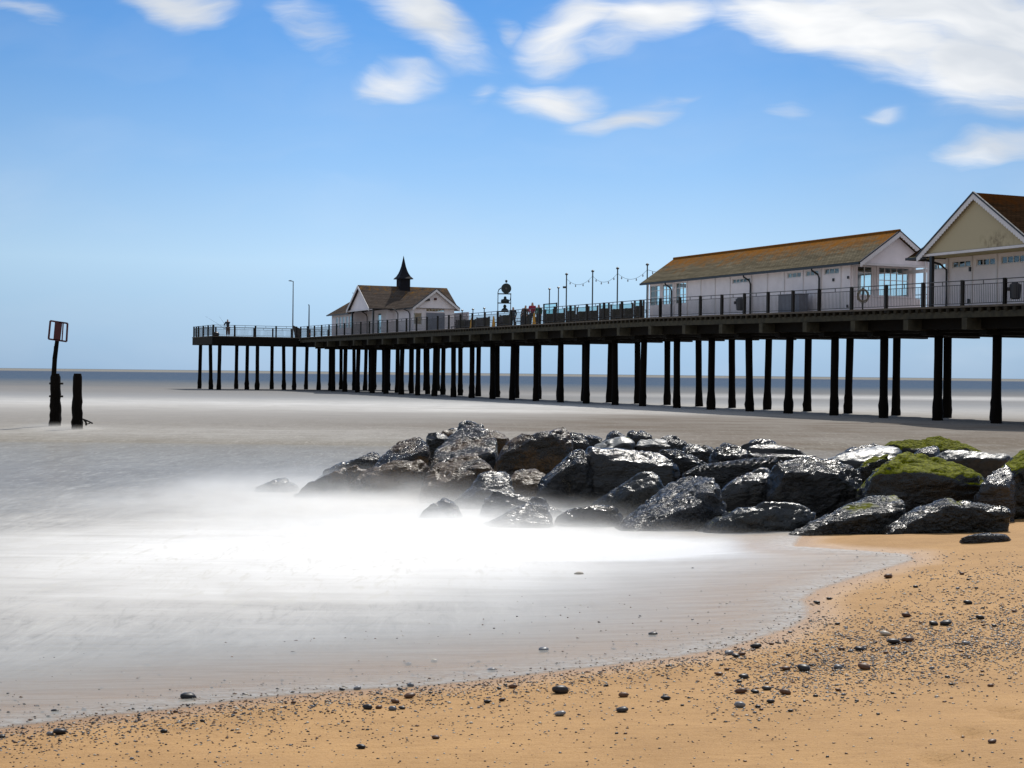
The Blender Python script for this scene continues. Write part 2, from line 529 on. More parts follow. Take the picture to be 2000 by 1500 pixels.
def shore_d(x, y):
    """signed distance to the shoreline, + on the sea side"""
    p = np.stack([x, y], -1)
    best = np.full(x.shape, 1e9)
    sign = np.ones(x.shape)
    for a, b in zip(SH[:-1], SH[1:]):
        ab = b - a
        tt = np.clip(((p - a) @ ab) / (ab @ ab), 0, 1)
        q = a + tt[..., None] * ab
        d = np.hypot(*(p - q).transpose(*([len(x.shape)] + list(range(len(x.shape))))))
        cr = ab[0] * (p[..., 1] - a[1]) - ab[1] * (p[..., 0] - a[0])
        better = d < best - 1e-9
        best = np.where(better, d, best)
        sign = np.where(better, np.sign(cr), sign)
    return best * sign


def vnoise(x, y, f, seed=0):
    """cheap smooth value noise"""
    x = x * f + seed * 17.3
    y = y * f + seed * 5.7
    xi, yi = np.floor(x).astype(np.int64), np.floor(y).astype(np.int64)
    fx, fy = x - xi, y - yi
    fx, fy = fx * fx * (3 - 2 * fx), fy * fy * (3 - 2 * fy)

    def h(a, b):
        n = (a * 374761393 + b * 668265263 + seed * 974711) & 0xffffffff
        n = ((n ^ (n >> 13)) * 1274126177) & 0xffffffff
        return ((n ^ (n >> 16)) & 0xffff) / 65535.0
    return (h(xi, yi) * (1 - fx) + h(xi + 1, yi) * fx) * (1 - fy) + (h(xi, yi + 1) * (1 - fx) + h(xi + 1, yi + 1) * fx) * fy


FOOT = [(at_z(px, py, .3), a) for px, py, a in ((1895, 1428, .2), (1965, 1372, .5), (1830, 1482, -.1), (1975, 1390, .3))]


def sand_z(x, y, d=None):
    if d is None:
        d = shore_d(x, y)
    land = np.maximum(-d, 0)
    sea = np.maximum(d, 0)
    z = 0.10 + 0.062 * land - 0.00045 * np.minimum(land, 60) ** 2 - 0.045 * np.minimum(sea, 40) - .004 * np.clip(sea - 40, 0, 250)
    amp = np.clip(land * 2, 0, 1)
    z = z + amp * ((vnoise(x, y, 1.1, 1) - .5) * .035 + (vnoise(x, y, 4.0, 2) - .5) * .009 + (vnoise(x, y * 1.0, 9.0, 4) - .5) * .004)
    for (c, a) in FOOT:
        dx, dy = x - c.x, y - c.y
        u = dx * math.cos(a) + dy * math.sin(a)
        v = -dx * math.sin(a) + dy * math.cos(a)
        z = z - .035 * np.exp(-((u / .07) ** 2 + (v / .11) ** 2) ** 1.5)
    return z


def axis(segs):
    out = [segs[0][0]]
    for a, b, st in segs:
        n = max(1, int(round((b - a) / st)))
        out += [a + (b - a) * (i + 1) / n for i in range(n)]
    return np.array(out)


def grow(a, b, st, g=1.16):
    o, x = [], a
    while x < b:
        x += st
        st *= g
        o.append(x)
    return o


def sheet(name, xs, ys, zf, matl, attrs=None, kind='structure'):
    X, Y = np.meshgrid(xs, ys)
    D = shore_d(X, Y)
    Z = zf(X, Y, D)
    nx, ny = len(xs), len(ys)
    me = bpy.data.meshes.new(name)
    co = np.stack([X, Y, Z], -1).reshape(-1, 3)
    idx = np.arange(nx * ny).reshape(ny, nx)
    q = np.stack([idx[:-1, :-1], idx[:-1, 1:], idx[1:, 1:], idx[1:, :-1]], -1).reshape(-1, 4)
    me.vertices.add(len(co))
    me.vertices.foreach_set('co', co.ravel())
    me.loops.add(q.size)
    me.loops.foreach_set('vertex_index', q.ravel().astype(np.int32))
    me.polygons.add(len(q))
    me.polygons.foreach_set('loop_start', np.arange(0, q.size, 4, dtype=np.int32))
    me.polygons.foreach_set('loop_total', np.full(len(q), 4, dtype=np.int32))
    me.polygons.foreach_set('use_smooth', np.ones(len(q), dtype=bool))
    me.update()
    me.validate()
    for an, fn in (attrs or {}).items():
        a = me.attributes.new(an, 'FLOAT', 'POINT')
        a.data.foreach_set('value', fn(X, Y, D).astype(np.float32).ravel())
    me.materials.append(matl)
    o = bpy.data.objects.new(name, me)
    col.objects.link(o)
    o['kind'] = kind
    return o


# sand material
m, t = mat('golden_sand')
pos = t.n('ShaderNodeNewGeometry').outputs['Position']
ds = t.n('ShaderNodeAttribute', attribute_name='shore').outputs['Fac']
n1 = t.noise(pos, 1.3, 5)
n2 = t.noise(pos, 90, 3, .7)
n3 = t.noise(t.mapping(pos, scale=(1, 3.5, 1), rot=(0, 0, .35)), 4, 5)
cc = t.mix(t.mr(n1, .3, .7), (0.34, 0.193, 0.074), (0.435, 0.253, 0.10))
cc = t.mix(t.mr(n3, .45, .75, 0, .35), cc, (0.27, 0.145, 0.05))
cc = t.mix(t.mr(t.noise(pos, 7, 6, .75), .5, .72, 0, .35), cc, (0.24, 0.13, 0.05))
cc = t.mix(t.mr(n2, .58, .7, 0, .75), cc, (0.14, 0.065, 0.025))
cc = t.mix(t.mr(t.noise(pos, 45, 3, .7), .64, .74, 0, .6), cc, (0.15, 0.08, 0.035))
cc = t.mix(t.mr(n2, .38, .25, 0, .35), cc, (0.75, 0.58, 0.38))
wet = t.mr(t.math('ADD', ds, t.math('MULTIPLY', t.math('SUBTRACT', n1, .5), .5)), -.45, .05, 0, 1, True)
wet = t.math('MULTIPLY', wet, 1.0)
cc = t.mix(t.math('MULTIPLY', wet, .55), cc, (0.30, 0.17, 0.075))
rg = t.mr(wet, 0, 1, .85, .4)
bm = t.n('ShaderNodeBump', {'Strength': .55, 'Distance': 0.012, 'Height': t.math('ADD', t.math('MULTIPLY', n2, .5), t.math('ADD', t.noise(pos, 30, 4), t.math('MULTIPLY', n3, 1.5)))})
p = t.n('ShaderNodeBsdfPrincipled', {'Base Color': cc, 'Roughness': rg, 'Normal': bm.outputs[0], 'Specular IOR Level': .25})
finish(t, p.outputs[0])
M['sand'] = m

xs = np.array([-x for x in grow(6, 9000, .3, 1.25)][::-1] + list(axis([(-6, -4, .12), (-4, 8.5, .05), (8.5, 14, .2)])) + grow(14, 9000, .4, 1.25))
ys = np.array([-x for x in grow(-4.5, 600, .4, 1.3)][::-1] + list(axis([(4.5, 20, .05), (20, 30, .25)])) + grow(30, 12000, .5, 1.25))
sheet('beach_sand', xs, ys, lambda X, Y, D: sand_z(X, Y, D), M['sand'], {'shore': lambda X, Y, D: np.clip(D, -50, 50)})


def foam_f(X, Y, D):
    """how much white water there is, by place"""
    f = np.zeros_like(X)

    def g(px, py, rx, ry, a, rot=0.0):
        c = at_z(px, py, 0)
        dx, dy = X - c.x, Y - c.y
        u = dx * math.cos(rot) + dy * math.sin(rot)
        v = -dx * math.sin(rot) + dy * math.cos(rot)
        return a * np.exp(-(u / rx) ** 2 - (v / ry) ** 2)
    f += g(960, 1080, 4.4, 3.3, .66)
    f += g(880, 1010, 3.8, 4.6, .36)          # boiling white water in front of the rocks
    f += g(1230, 1076, 2.2, 1.1, .55)
    f += g(700, 1030, 3.6, 4.2, .32)
    f += g(300, 1130, 4.6, 3.3, .36)
    f += g(250, 1070, 5.0, 6.0, .17)
    f += g(150, 1040, 3.5, 2.6, .10)
    f += g(620, 960, 3.0, 2.6, .2)
    f += g(300, 788, 70, 18, .30)               # the far line of surf
    f += g(800, 790, 30, 12, .26)
    f += g(1000, 803, 9, 3.5, .3)
    f += g(2000, 778, 40, 14, .42)
    f += g(1700, 778, 30, 10, .25)
    f += g(500, 845, 16, 6, .2)
    return np.clip(f, 0, 1.3)


def sea_z(X, Y, D):
    zs = sand_z(X, Y, D)
    zz = np.where(D > 0, np.maximum(0.0, zs + .014 * np.clip(D / .25, .15, 1)), np.maximum(-.5, zs - .02 + .4 * np.minimum(D, 0) * .3))
    near = np.clip(D / 6, 0, 1) * np.clip((400 - Y) / 300, 0, 1)
    return zz + near * (vnoise(X * .35, Y, .5, 7) - .5) * .03


m, t = mat('long_exposure_sea')
pos = t.n('ShaderNodeNewGeometry').outputs['Position']
psep = t.n('ShaderNodeSeparateXYZ', {0: pos})
py_ = psep.outputs[1]
ds = t.n('ShaderNodeAttribute', attribute_name='shore').outputs['Fac']
fm = t.n('ShaderNodeAttribute', attribute_name='foam').outputs['Fac']
fine = t.n('ShaderNodeAttribute', attribute_name='film').outputs['Fac']
st1 = t.noise(t.mapping(pos, scale=(.10, .9, 1)), 1.0, 6, .6, .3)
st2 = t.noise(t.mapping(pos, scale=(.5, 3.2, 1), rot=(0, 0, .12)), 1.0, 6, .6, .6)
st3 = t.noise(t.mapping(pos, scale=(1.0, 6.5, 1), rot=(0, 0, .25)), 1.2, 6, .65, .8)
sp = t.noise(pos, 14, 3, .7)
big = t.noise(t.mapping(pos, scale=(.012, .05, 1)), 1.0, 3, .5)
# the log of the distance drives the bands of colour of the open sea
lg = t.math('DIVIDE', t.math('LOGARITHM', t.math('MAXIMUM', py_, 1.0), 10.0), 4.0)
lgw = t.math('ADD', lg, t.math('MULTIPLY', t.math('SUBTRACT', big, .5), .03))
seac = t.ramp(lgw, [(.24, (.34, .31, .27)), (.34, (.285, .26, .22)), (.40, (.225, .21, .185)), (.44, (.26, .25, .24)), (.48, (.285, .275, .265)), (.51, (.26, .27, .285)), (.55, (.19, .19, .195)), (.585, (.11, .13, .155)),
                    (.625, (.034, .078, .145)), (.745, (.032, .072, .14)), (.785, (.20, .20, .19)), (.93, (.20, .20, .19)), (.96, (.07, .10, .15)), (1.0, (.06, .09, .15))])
# silt-brown water in the lee of the pier
slt = t.n('ShaderNodeAttribute', attribute_name='silt').outputs['Fac']
seac = t.mix(slt, seac, t.mix(t.mr(t.noise(t.mapping(pos, scale=(.22, .30, 1)), 1.0, 5, .6), .40, .66, 0, .8), (.125, .095, .07), (.235, .215, .19)))
seac = t.mix(t.math('MULTIPLY', t.mr(st2, .35, .7, 0, .35), t.math('SUBTRACT', 1.0, slt)), seac, (.34, .315, .27))
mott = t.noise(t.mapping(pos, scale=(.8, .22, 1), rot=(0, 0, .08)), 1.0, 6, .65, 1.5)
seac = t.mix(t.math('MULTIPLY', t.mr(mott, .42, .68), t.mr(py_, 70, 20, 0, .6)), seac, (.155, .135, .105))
white = t.math('ADD', fm, t.math('MULTIPLY', t.math('SUBTRACT', t.math('ADD', t.math('MULTIPLY', st1, .5), t.math('MULTIPLY', st2, .5)), .5), t.math('MULTIPLY', t.math('MINIMUM', t.math('ADD', fm, .12), .6), 1.6)))
white = t.mr(t.math('ADD', white, t.math('MULTIPLY', t.math('SUBTRACT', t.noise(t.mapping(pos, scale=(.45, .3, 1), rot=(0, 0, -.2)), 1.0, 6, .6, 1.0), .5), t.math('MULTIPLY', t.math('MINIMUM', fm, .6), 1.1))), .04, 1.12, 0, 1)
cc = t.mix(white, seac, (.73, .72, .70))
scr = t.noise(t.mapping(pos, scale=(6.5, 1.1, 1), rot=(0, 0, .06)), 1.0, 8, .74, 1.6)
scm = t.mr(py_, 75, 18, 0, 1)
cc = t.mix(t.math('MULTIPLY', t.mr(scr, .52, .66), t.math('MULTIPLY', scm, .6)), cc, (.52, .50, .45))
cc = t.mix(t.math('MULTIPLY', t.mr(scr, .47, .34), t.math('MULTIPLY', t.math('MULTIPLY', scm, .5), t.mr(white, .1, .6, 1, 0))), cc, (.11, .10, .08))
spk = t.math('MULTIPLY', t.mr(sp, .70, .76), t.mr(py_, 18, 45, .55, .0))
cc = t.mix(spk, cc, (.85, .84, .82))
rg = t.math('MAXIMUM', t.mr(white, 0, 1, .34, .8), t.mr(py_, 20, 150, .3, .8))
bm = t.n('ShaderNodeBump', {'Strength': .35, 'Distance': 0.05, 'Height': t.math('ADD', st2, t.math('MULTIPLY', st3, .5))})
p = t.n('ShaderNodeBsdfPrincipled', {'Base Color': cc, 'Roughness': rg, 'Normal': bm.outputs[0], 'Specular IOR Level': t.mr(py_, 14, 42, .12, .0)})
# the thin sheet of swash over the sand
op = t.mr(ds, 0.0, 3.6, .36, 1.0, True)
lace = t.math('MULTIPLY', t.mr(ds, .55, .05, 0, 1), t.mr(t.noise(t.mapping(pos, scale=(1, 1.6, 1)), 16, 5, .7), .35, .62))
op = t.math('ADD', op, t.math('MULTIPLY', lace, .42))
op = t.math('ADD', op, t.math('MULTIPLY', t.math('SUBTRACT', st3, .5), t.mr(ds, .2, 3.0, .55, 0)))
op = t.math('MAXIMUM', op, t.math('MULTIPLY', white, t.mr(ds, .05, 1.1, 0, 1, True)))
op = t.math('MULTIPLY', op, t.mr(ds, 0.0, .12, 0, 1, True), clamp=True)
tr = t.n('ShaderNodeBsdfTransparent')
thin = t.n('ShaderNodeBsdfPrincipled', {'Base Color': t.mix(white, (.44, .42, .372), (.73, .72, .70)), 'Roughness': .35, 'Specular IOR Level': .35, 'Normal': bm.outputs[0]})
film = t.mr(ds, .6, 4.5, 0, 1, True)
wat = t.n('ShaderNodeMixShader', {0: film, 1: thin.outputs[0], 2: p.outputs[0]})
mx = t.n('ShaderNodeMixShader', {0: op, 1: tr.outputs[0], 2: wat.outputs[0]})
finish(t, mx.outputs[0])
M['sea'] = m


def silt_f(X, Y, D):
    d = (X - PX) * UY - (Y - PY) * UX      # distance in front of (negative) or behind the pier edge
    d = (X - PX) * UY + (Y - PY) * (-UX)
    s = (X - PX) * UX + (Y - PY) * UY
    f = np.exp(-((d + 11) / 13.0) ** 2) * np.clip((60 - s) / 70, 0, 1) * np.clip((X + 4) / 9, .12, 1)
    c = at_z(1300, 840, 0)
    f += .5 * np.exp(-((X - c.x) / 14) ** 2 - ((Y - c.y) / 9) ** 2)
    c = at_z(60, 930, 0)
    f += .35 * np.exp(-((X - c.x) / 5) ** 2 - ((Y - c.y) / 4) ** 2)
    return np.clip(f * 1.1, 0, .72)


xs = np.array([-x for x in grow(14, 12000, .5, 1.17)][::-1] + list(axis([(-14, -6, .25), (-6, 5.5, .07), (5.5, 16, .25)])) + grow(16, 12000, .6, 1.17))
ys = np.array(list(axis([(2, 6, .3), (6, 21, .07), (21, 40, .25)])) + grow(40, 14000, .3, 1.07))
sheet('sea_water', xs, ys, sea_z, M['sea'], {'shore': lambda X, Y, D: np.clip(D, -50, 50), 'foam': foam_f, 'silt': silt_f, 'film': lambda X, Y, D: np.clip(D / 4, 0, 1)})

# ------------------------------------------------------------------ the pier
random.seed(4)
DW = 7.7                           # deck width
S_END = 104.2                      # where the head begins
pier = thing('pier', P(50, 3.8, 0), 'long dark timber pier on rows of black piles carrying the white pavilions out to sea', 'pier')
b = MB()
# planked deck, main run and head
b.pbox(-14, 32, 0, DW, lambda s: zd(s) - .09, zd)
b.pbox(32, S_END, 0, DW, lambda s: zd(s) - .09, zd)
b.pbox(S_END + .002, 113.2, -9.1, 16.6, 5.37, 5.46)
b.build('deck', M['plank'], pier)
e = MB()
for (a, c) in ((-14, 32), (32, S_END)):
    e.pbox(a, c, .06, .2, lambda s: zd(s) - .53, lambda s: zd(s) - .25)
e.build('edge_beam', M['beam'], pier)
e = MB()
for (a, c) in ((-14, 32), (32, S_END)):
    e.pbox(a, c, DW - .2, DW - .06, lambda s: zd(s) - .53, lambda s: zd(s) - .25)
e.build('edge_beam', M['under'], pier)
# head: fascias round the landing stage
h = MB()
h.pbox(S_END - .02, S_END + .14, -9.1, -.05, 4.62, 5.365)
h.build('head_fascia', M['under'], pier)
h = MB()
h.pbox(S_END + .15, 113.2, -9.06, -8.92, 4.62, 5.365)
h.build('head_fascia', M['joist'], pier)
h = MB()
h.pbox(S_END, S_END + .15, DW + .05, 16.6, 4.62, 5.365)
h.build('head_fascia', M['under'], pier)
h = MB()
h.pbox(113.06, 113.2, -8.9, 16.5, 4.62, 5.365)
h.build('head_fascia', M['under'], pier)
# joists: their ends show below the planks
j0 = MB().pbox(0, .16, -.02, DW, -.24, -.095)
js = []
s = -2.0
k = 0
jm = MB().pbox(-.09, .09, -.03, 1.4, -.25, -.095)
first = None
rest = MB()
while s < S_END - .5:
    if k < 96:
        if first is None:
            q = MB()
            q.v = [v + (P(s, 0, zd(s)) - P(0, 0, 0)) for v in jm.v]
            q.f = jm.f
            first = q.build('joist', M['joist'], pier)
            s0 = s
        else:
            copy_part(first, pier, P(s, 0, zd(s)) - P(s0, 0, zd(s0)))
    else:
        rest.pbox(s - .09, s + .09, -.03, 1.4, zd(s) - .25, zd(s) - .095)
    s += .52
    k += 1
tag(rest.build('joists', M['joist'], pier), kind='stuff')
# bents
bents = []
Yb = 67.2 - 3.6 * 2
while True:
    s = (Yb - PY) / UY
    if s > 102.5:
        break
    bents.append(s)
    Yb += 3.6
for s in bents:
    c = MB().pbox(s - .17, s + .17, -.04, DW + .02, zd(s) - 1.03, zd(s) - .535)
    c.build('cross_beam', M['beam'], pier)
    c = MB().pbox(s - .22, s + .22, 1.0, DW - .05, zd(s) - 1.25, zd(s) - 1.035)
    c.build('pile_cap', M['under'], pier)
for wq in (1.85, 5.8):
    c = MB()
    for (a, d_) in ((-14, 32), (32, S_END)):
        c.pbox(a, d_, wq - .16, wq + .16, lambda s: zd(s) - 1.13, lambda s: zd(s) - .26)
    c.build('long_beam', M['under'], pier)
c = MB()
for (a, d_) in ((-14, 32), (32, S_END)):
    c.pbox(a, d_, .75, 1.0, lambda s: zd(s) - 1.0, lambda s: zd(s) - .26)
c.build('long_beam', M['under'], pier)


def pile(x, y, ztop, seed, r=.2):
    rnd = random.Random(seed)
    n = 9
    lean = Vector((rnd.uniform(-.02, .02), rnd.uniform(-.02, .02)))
    hs = [-1.2, -.1, .15, .4, .62, .85, 1.1, 1.6, 2.3, 3.0, ztop]
    mb = MB()
    vs, fs = [], []
    ph = rnd.uniform(0, 6)
    for k, hh in enumerate(hs):
        mus = .065 * max(0, min(1, (1.15 - hh) / .6)) * rnd.uniform(.5, 1.1)
        cx, cy = x + lean.x * (ztop - hh), y + lean.y * (ztop - hh)
        for i in range(n):
            tt = 2 * math.pi * i / n + ph
            rr = r * rnd.uniform(.97, 1.03) + mus * rnd.uniform(.6, 1.3)
            vs.append((cx + rr * math.cos(tt), cy + rr * math.sin(tt), hh))
    for k in range(len(hs) - 1):
        for i in range(n):
            fs.append((k * n + i, k * n + (i + 1) % n, (k + 1) * n + (i + 1) % n, (k + 1) * n + i))
    fs.append(tuple(range((len(hs) - 1) * n, len(hs) * n)))
    mb.add(vs, fs)
    mb.build('pile', M['pile'], pier, smooth=True)


sd_ = 0
for i, s in enumerate(bents):
    for wq in (1.85, 5.8):
        sd_ += 1
        q = P(s, wq + random.uniform(-.04, .04) - (.42 if wq > 3 and i == 3 else 0), 0)
        pile(q.x, q.y, zd(s) - 1.2, sd_, .205)
for i, wq in enumerate((-8.3, -4.4, -.5, 3.4, 7.3, 11.3, 15.5)):
    for s in (-.7, 3.3, 7.7):
        sd_ += 1
        q = P(105 + s, wq, 0)
        pile(q.x, q.y, 4.62, sd_, .19)
for wq in (-8.3, -4.4, -.5, 3.4, 7.3, 11.3, 15.5):
    MB().pbox(S_END + .16, 113.0, wq - .15, wq + .15, 4.6, 5.36).build('head_beam', M['under'], pier)

# ------------------------------------------------------------------ railings
def railing(name, label, run, stubs=True, rich=True):
    """run: list of (point A, point B, spacing)"""
    A0 = run[0][0]
    root = thing(name, A0, label, 'railing')
    post0 = None
    for (A, B, sp_) in run:
        L = (B - A).length
        n = max(1, round(L / sp_))
        d = (B - A) / n
        du = d.normalized()
        dn = Vector((-du.y, du.x, 0))
        for i in range(n + 1):
            c = A + d * i
            if post0 is None:
                mb = MB().hexa([c - du * .075 - dn * .06 + Vector((0, 0, -.2)), c + du * .075 - dn * .06 + Vector((0, 0, -.2)), c + du * .075 + dn * .06 + Vector((0, 0, -.2)), c - du * .075 + dn * .06 + Vector((0, 0, -.2)),
                                c - du * .075 - dn * .06 + Vector((0, 0, 1.13)), c + du * .075 - dn * .06 + Vector((0, 0, 1.13)), c + du * .075 + dn * .06 + Vector((0, 0, 1.13)), c - du * .075 + dn * .06 + Vector((0, 0, 1.13))])
                post0 = mb.build('post', M['post'], root)
                pc = c.copy()
            else:
                copy_part(post0, root, c - pc)
        tr_ = MB().tube([A + Vector((0, 0, 1.1)), B + Vector((0, 0, 1.1))], .024, 6)
        tr_.build('top_rail', M['rail'], root)
        for i in range(n):
            a, c = A + d * i + du * .08, A + d * (i + 1) - du * .08
            pm = MB()
            pm.tube([a + Vector((0, 0, .92)), c + Vector((0, 0, .92))], .016, 5)
            pm.tube([a + Vector((0, 0, .1)), c + Vector((0, 0, .1))], .016, 5)
            if stubs:
                mid = (a + c) / 2
                pm.cyl(mid + Vector((0, 0, .92)), mid + Vector((0, 0, 1.09)), .02, n=5)
            if rich:
                nb = max(3, round((c - a).length / .115))
                for kk in range(1, nb):
                    g = a + (c - a) * (kk / nb)
                    pm.cyl(g + Vector((0, 0, .1)), g + Vector((0, 0, .92)), .0085, n=4, cap=False)
            pm.build('bar_panel', M['bars'], root)
    return root


def PD(s, w_):
    return P(s, w_, zd(s))


sp0 = (65.1 - PY) / UY
ns = int((32 - sp0) / 2.42)
mid_s = sp0 + ns * 2.42
railing('pier_railing', 'dark post and bar railing along the near edge of the pier deck', [
    (PD(sp0 - 4 * 2.42, .12), PD(sp0, .12), 2.42), (PD(sp0, .12), PD(14.5, .12), 2.42), (PD(14.5, .12), PD(mid_s, .12), 2.42), (PD(mid_s, .12), PD(S_END, .12), 2.42)])
railing('pier_railing', 'far side railing of the pier, seen through the gap between the two pavilions', [
    (PD(-4, DW - .15), PD(14.5, DW - .15), 2.42), (PD(14.5, DW - .15), PD(32, DW - .15), 2.42), (PD(32, DW - .15), PD(S_END, DW - .15), 2.42)], rich=False)
railing('pier_railing', 'thin railing round the pier head where the angler stands', [
    (PD(S_END + .1, -.3), PD(S_END + .1, -8.95), 2.0), (PD(S_END + .3, -8.95), PD(113.0, -8.95), 2.1), (PD(113.0, -8.7), PD(113.0, 16.3), 2.1)])


# ------------------------------------------------------------------ buildings
def roof_plane(mb, a, b_, c, d_, thick=.07):
    """a,b along the ridge, c,d along the eave (a-d and b-c share slopes); uv v = distance from the ridge"""
    a, b_, c, d_ = map(Vector, (a, b_, c, d_))
    nrm = (b_ - a).cross(d_ - a).normalized()
    if nrm.z < 0:
        nrm = -nrm
    ax = (b_ - a).normalized() if (b_ - a).length > 1e-6 else (c - d_).normalized()
    o = a

    def uvp(q):
        r = q - o
        u = r.dot(ax)
        return (u + 7.13, (r - ax * u).length)
    mb.quad_uv([a, d_, c, b_], [uvp(q) for q in (a, d_, c, b_)])
    lo = [q - nrm * thick for q in (a, b_, c, d_)]
    mb.quad_uv([lo[0], lo[1], lo[2], lo[3]], [uvp(q) for q in (a, b_, c, d_)])
    top = [a, b_, c, d_]
    for i in range(4):
        j = (i + 1) % 4
        mb.quad_uv([top[i], top[j], lo[j], lo[i]], [(0, 3)] * 4)


def wall_holes(mb, s0, s1, fw, z0, z1, holes, thk, plane='w'):
    """wall from s0 to s1 on w = fw (plane w) or from w=s0..s1 on s = fw (plane s)"""
    def bx(a, c, za, zb):
        if c - a < 1e-4 or zb - za < 1e-4:
            return
        if plane == 'w':
            mb.pbox(a, c, fw, fw + thk, za, zb)
        else:
            mb.pbox(fw, fw + thk, a, c, za, zb)
    cur = s0
    for (a, c, za, zb) in sorted(holes):
        bx(cur, a, z0, z1)
        bx(a, c, z0, za)
        bx(a, c, zb, z1)
        cur = c
    bx(cur, s1, z0, z1)


def window(parent, a, c, za, zb, f, nx, nz, plane='w', bar=.035, splits=None):
    fr = MB()
    y0, y1 = f + .03, f + .08

    def bx(m_, p, q, r, s_, e0=y0, e1=y1):
        if plane == 'w':
            m_.pbox(p, q, e0, e1, r, s_)
        else:
            m_.pbox(e0, e1, p, q, r, s_)
    bx(fr, a, a + bar, za, zb)
    bx(fr, c - bar, c, za, zb)
    bx(fr, a + bar, c - bar, za, za + bar)
    bx(fr, a + bar, c - bar, zb - bar, zb)
    for i in range(1, nx):
        x = a + (c - a) * i / nx
        bx(fr, x - bar / 2, x + bar / 2, za + bar, zb - bar)
    for zz in (splits if splits else [i / nz for i in range(1, nz)]):
        z = za + (zb - za) * zz
        bx(fr, a + bar, c - bar, z - bar / 2, z + bar / 2, y0 + .004, y1 - .004)
    fo = fr.build('window', M['trim'], parent)
    g = MB()
    bx(g, a + bar * .6, c - bar * .6, za + bar * .6, zb - bar * .6, f + .05, f + .056)
    go = g.build('pane', M['glass'], parent)
    go.parent = fo
    return fo


def scallop_board(mb, p0, p1, depth, out, n, sc=.05):
    """barge board hanging from line p0-p1 with a scalloped lower edge"""
    p0, p1 = Vector(p0), Vector(p1)
    pts = [p0, p1]
    lo = []
    m_ = n * 3
    for i in range(m_ + 1):
        tt = i / m_
        z = -depth - sc * abs(math.sin(math.pi * n * tt))
        lo.append(p0.lerp(p1, tt) + Vector((0, 0, z)))
    out = Vector(out)
    for i in range(m_):
        a, c = p0.lerp(p1, i / m_), p0.lerp(p1, (i + 1) / m_)
        mb.hexa([lo[i], lo[i + 1], lo[i + 1] + out, lo[i] + out, a, c, c + out, a + out])


N_ = Vector((UY, -UX, 0))          # across the pier, away from the camera
U_ = Vector((UX, UY, 0))           # out to sea

# --- long shelter with the lichen-covered roof
B2 = thing('long_pavilion', P(23, 3.4, zd(23)), 'long white boarded pavilion under an orange-lichened grey tiled roof', 'building')
E2, RZ2, WR = 7.68, 9.30, 3.4
S0, S1 = 12.4, 34.4
fw = 1.4
zb2 = 5.2
win = []
for (x0, x1, y0, y1, nx) in ((1268, 1286.5, 558, 597, 2), (1292, 1311, 555, 595, 3), (1318, 1338, 552, 593, 3)):
    sa, sb = s_of(x1, fw), s_of(x0, fw)
    xm = (x0 + x1) / 2
    win.append((sa, sb, sz(xm, y1, fw)[1], sz(xm, y0, fw)[1], nx, 'big'))
for (x0, x1, y0, y1, nx) in ((1428, 1463, 543.5, 553, 5), (1535, 1562, 532, 543, 3), (1571, 1596, 528, 539.5, 3), (1607, 1636, 523.5, 536, 3)):
    sa, sb = s_of(x1, fw), s_of(x0, fw)
    xm = (x0 + x1) / 2
    win.append((sa, sb, sz(xm, y1, fw)[1], sz(xm, y0, fw)[1], nx, 'small'))
SW = 13.7
wl = MB()
wall_holes(wl, SW, 33.9, fw, zb2, 7.72, [q[:4] for q in win], .1)
wl.build('front_wall', M['white'], B2)
wl = MB()
big = [q for q in win if q[5] == 'big']
wall_holes(wl, SW, 33.9, 5.4, zb2, 7.72, [(q[0] - .3, q[1] + .2, q[2], q[3]) for q in big] + [(14.3, 18.2, 6.1, 7.45)], .1)
wl.build('rear_wall', M['white'], B2)
wA = (w_of(1669.5, SW), w_of(1699, SW))
wB = (w_of(1712, SW), w_of(1771, SW))
zA = (wz(1684, 577, SW)[1], wz(1684, 520.5, SW)[1])
wE = w_of(1783, SW)
wl = MB()
wall_holes(wl, fw + .1, wE, SW - .1, zb2, 7.72, [(wA[0] + .02, wA[1], *zA), (*wB, *zA)], .1, 's')
wl.build('end_wall', M['white'], B2)
wl = MB()
wall_holes(wl, fw + .1, 5.4, 33.8, zb2, 7.72, [(1.9, 3.2, 6.1, 7.5), (3.5, 4.9, 6.1, 7.5)], .1, 's')
wl.build('end_wall', M['white'], B2)
wl = MB()
wall_holes(wl, fw + .1, 5.4, 19.0, zb2, 7.72, [], .1, 's')
wl.build('partition_wall', M['white'], B2)
for q in win:
    if q[5] == 'big':
        window(B2, q[0], q[1], q[2], q[3], fw, q[4], 3, splits=[.42, .74])
    else:
        window(B2, q[0], q[1], q[2], q[3], fw, q[4], 1, bar=.05)
window(B2, wA[0] + .02, wA[1], zA[0], zA[1], SW - .1, 2, 2, 's', splits=[.8])
window(B2, wB[0], wB[1], zA[0], zA[1], SW - .1, 5, 3, 's', splits=[.55, .8])
for x in (1265, 1289, 1315, 1341, 1367, 1395, 1424, 1466, 1497, 1530, 1566.5, 1602, 1640):   # cover battens
    s = s_of(x, fw)
    MB().pbox(s - .04, s + .04, fw - .035, fw - .003, zb2, 7.66).build('batten', M['trim'], B2)
ww = [fw, wA[1] + .1, wB[0] - .1, wE]
for x in (1664, 1703, 1708, 1779):
    q = w_of(x, SW)
    MB().pbox(SW - .14, SW - .103, q - .05, q + .05, zb2, 7.6).build('batten', M['trim'], B2)
MB().pbox(SW - .15, SW - .103, fw, wE + .3, 5.22, 6.02).pbox(SW - .18, SW - .103, fw, wE, 6.03, 6.07).build('dado_panel', M['white'], B2)
r = MB()
roof_plane(r, P(S1, WR, RZ2), P(S0, WR, RZ2), P(S0, 1.0, E2), P(S1, 1.0, E2))
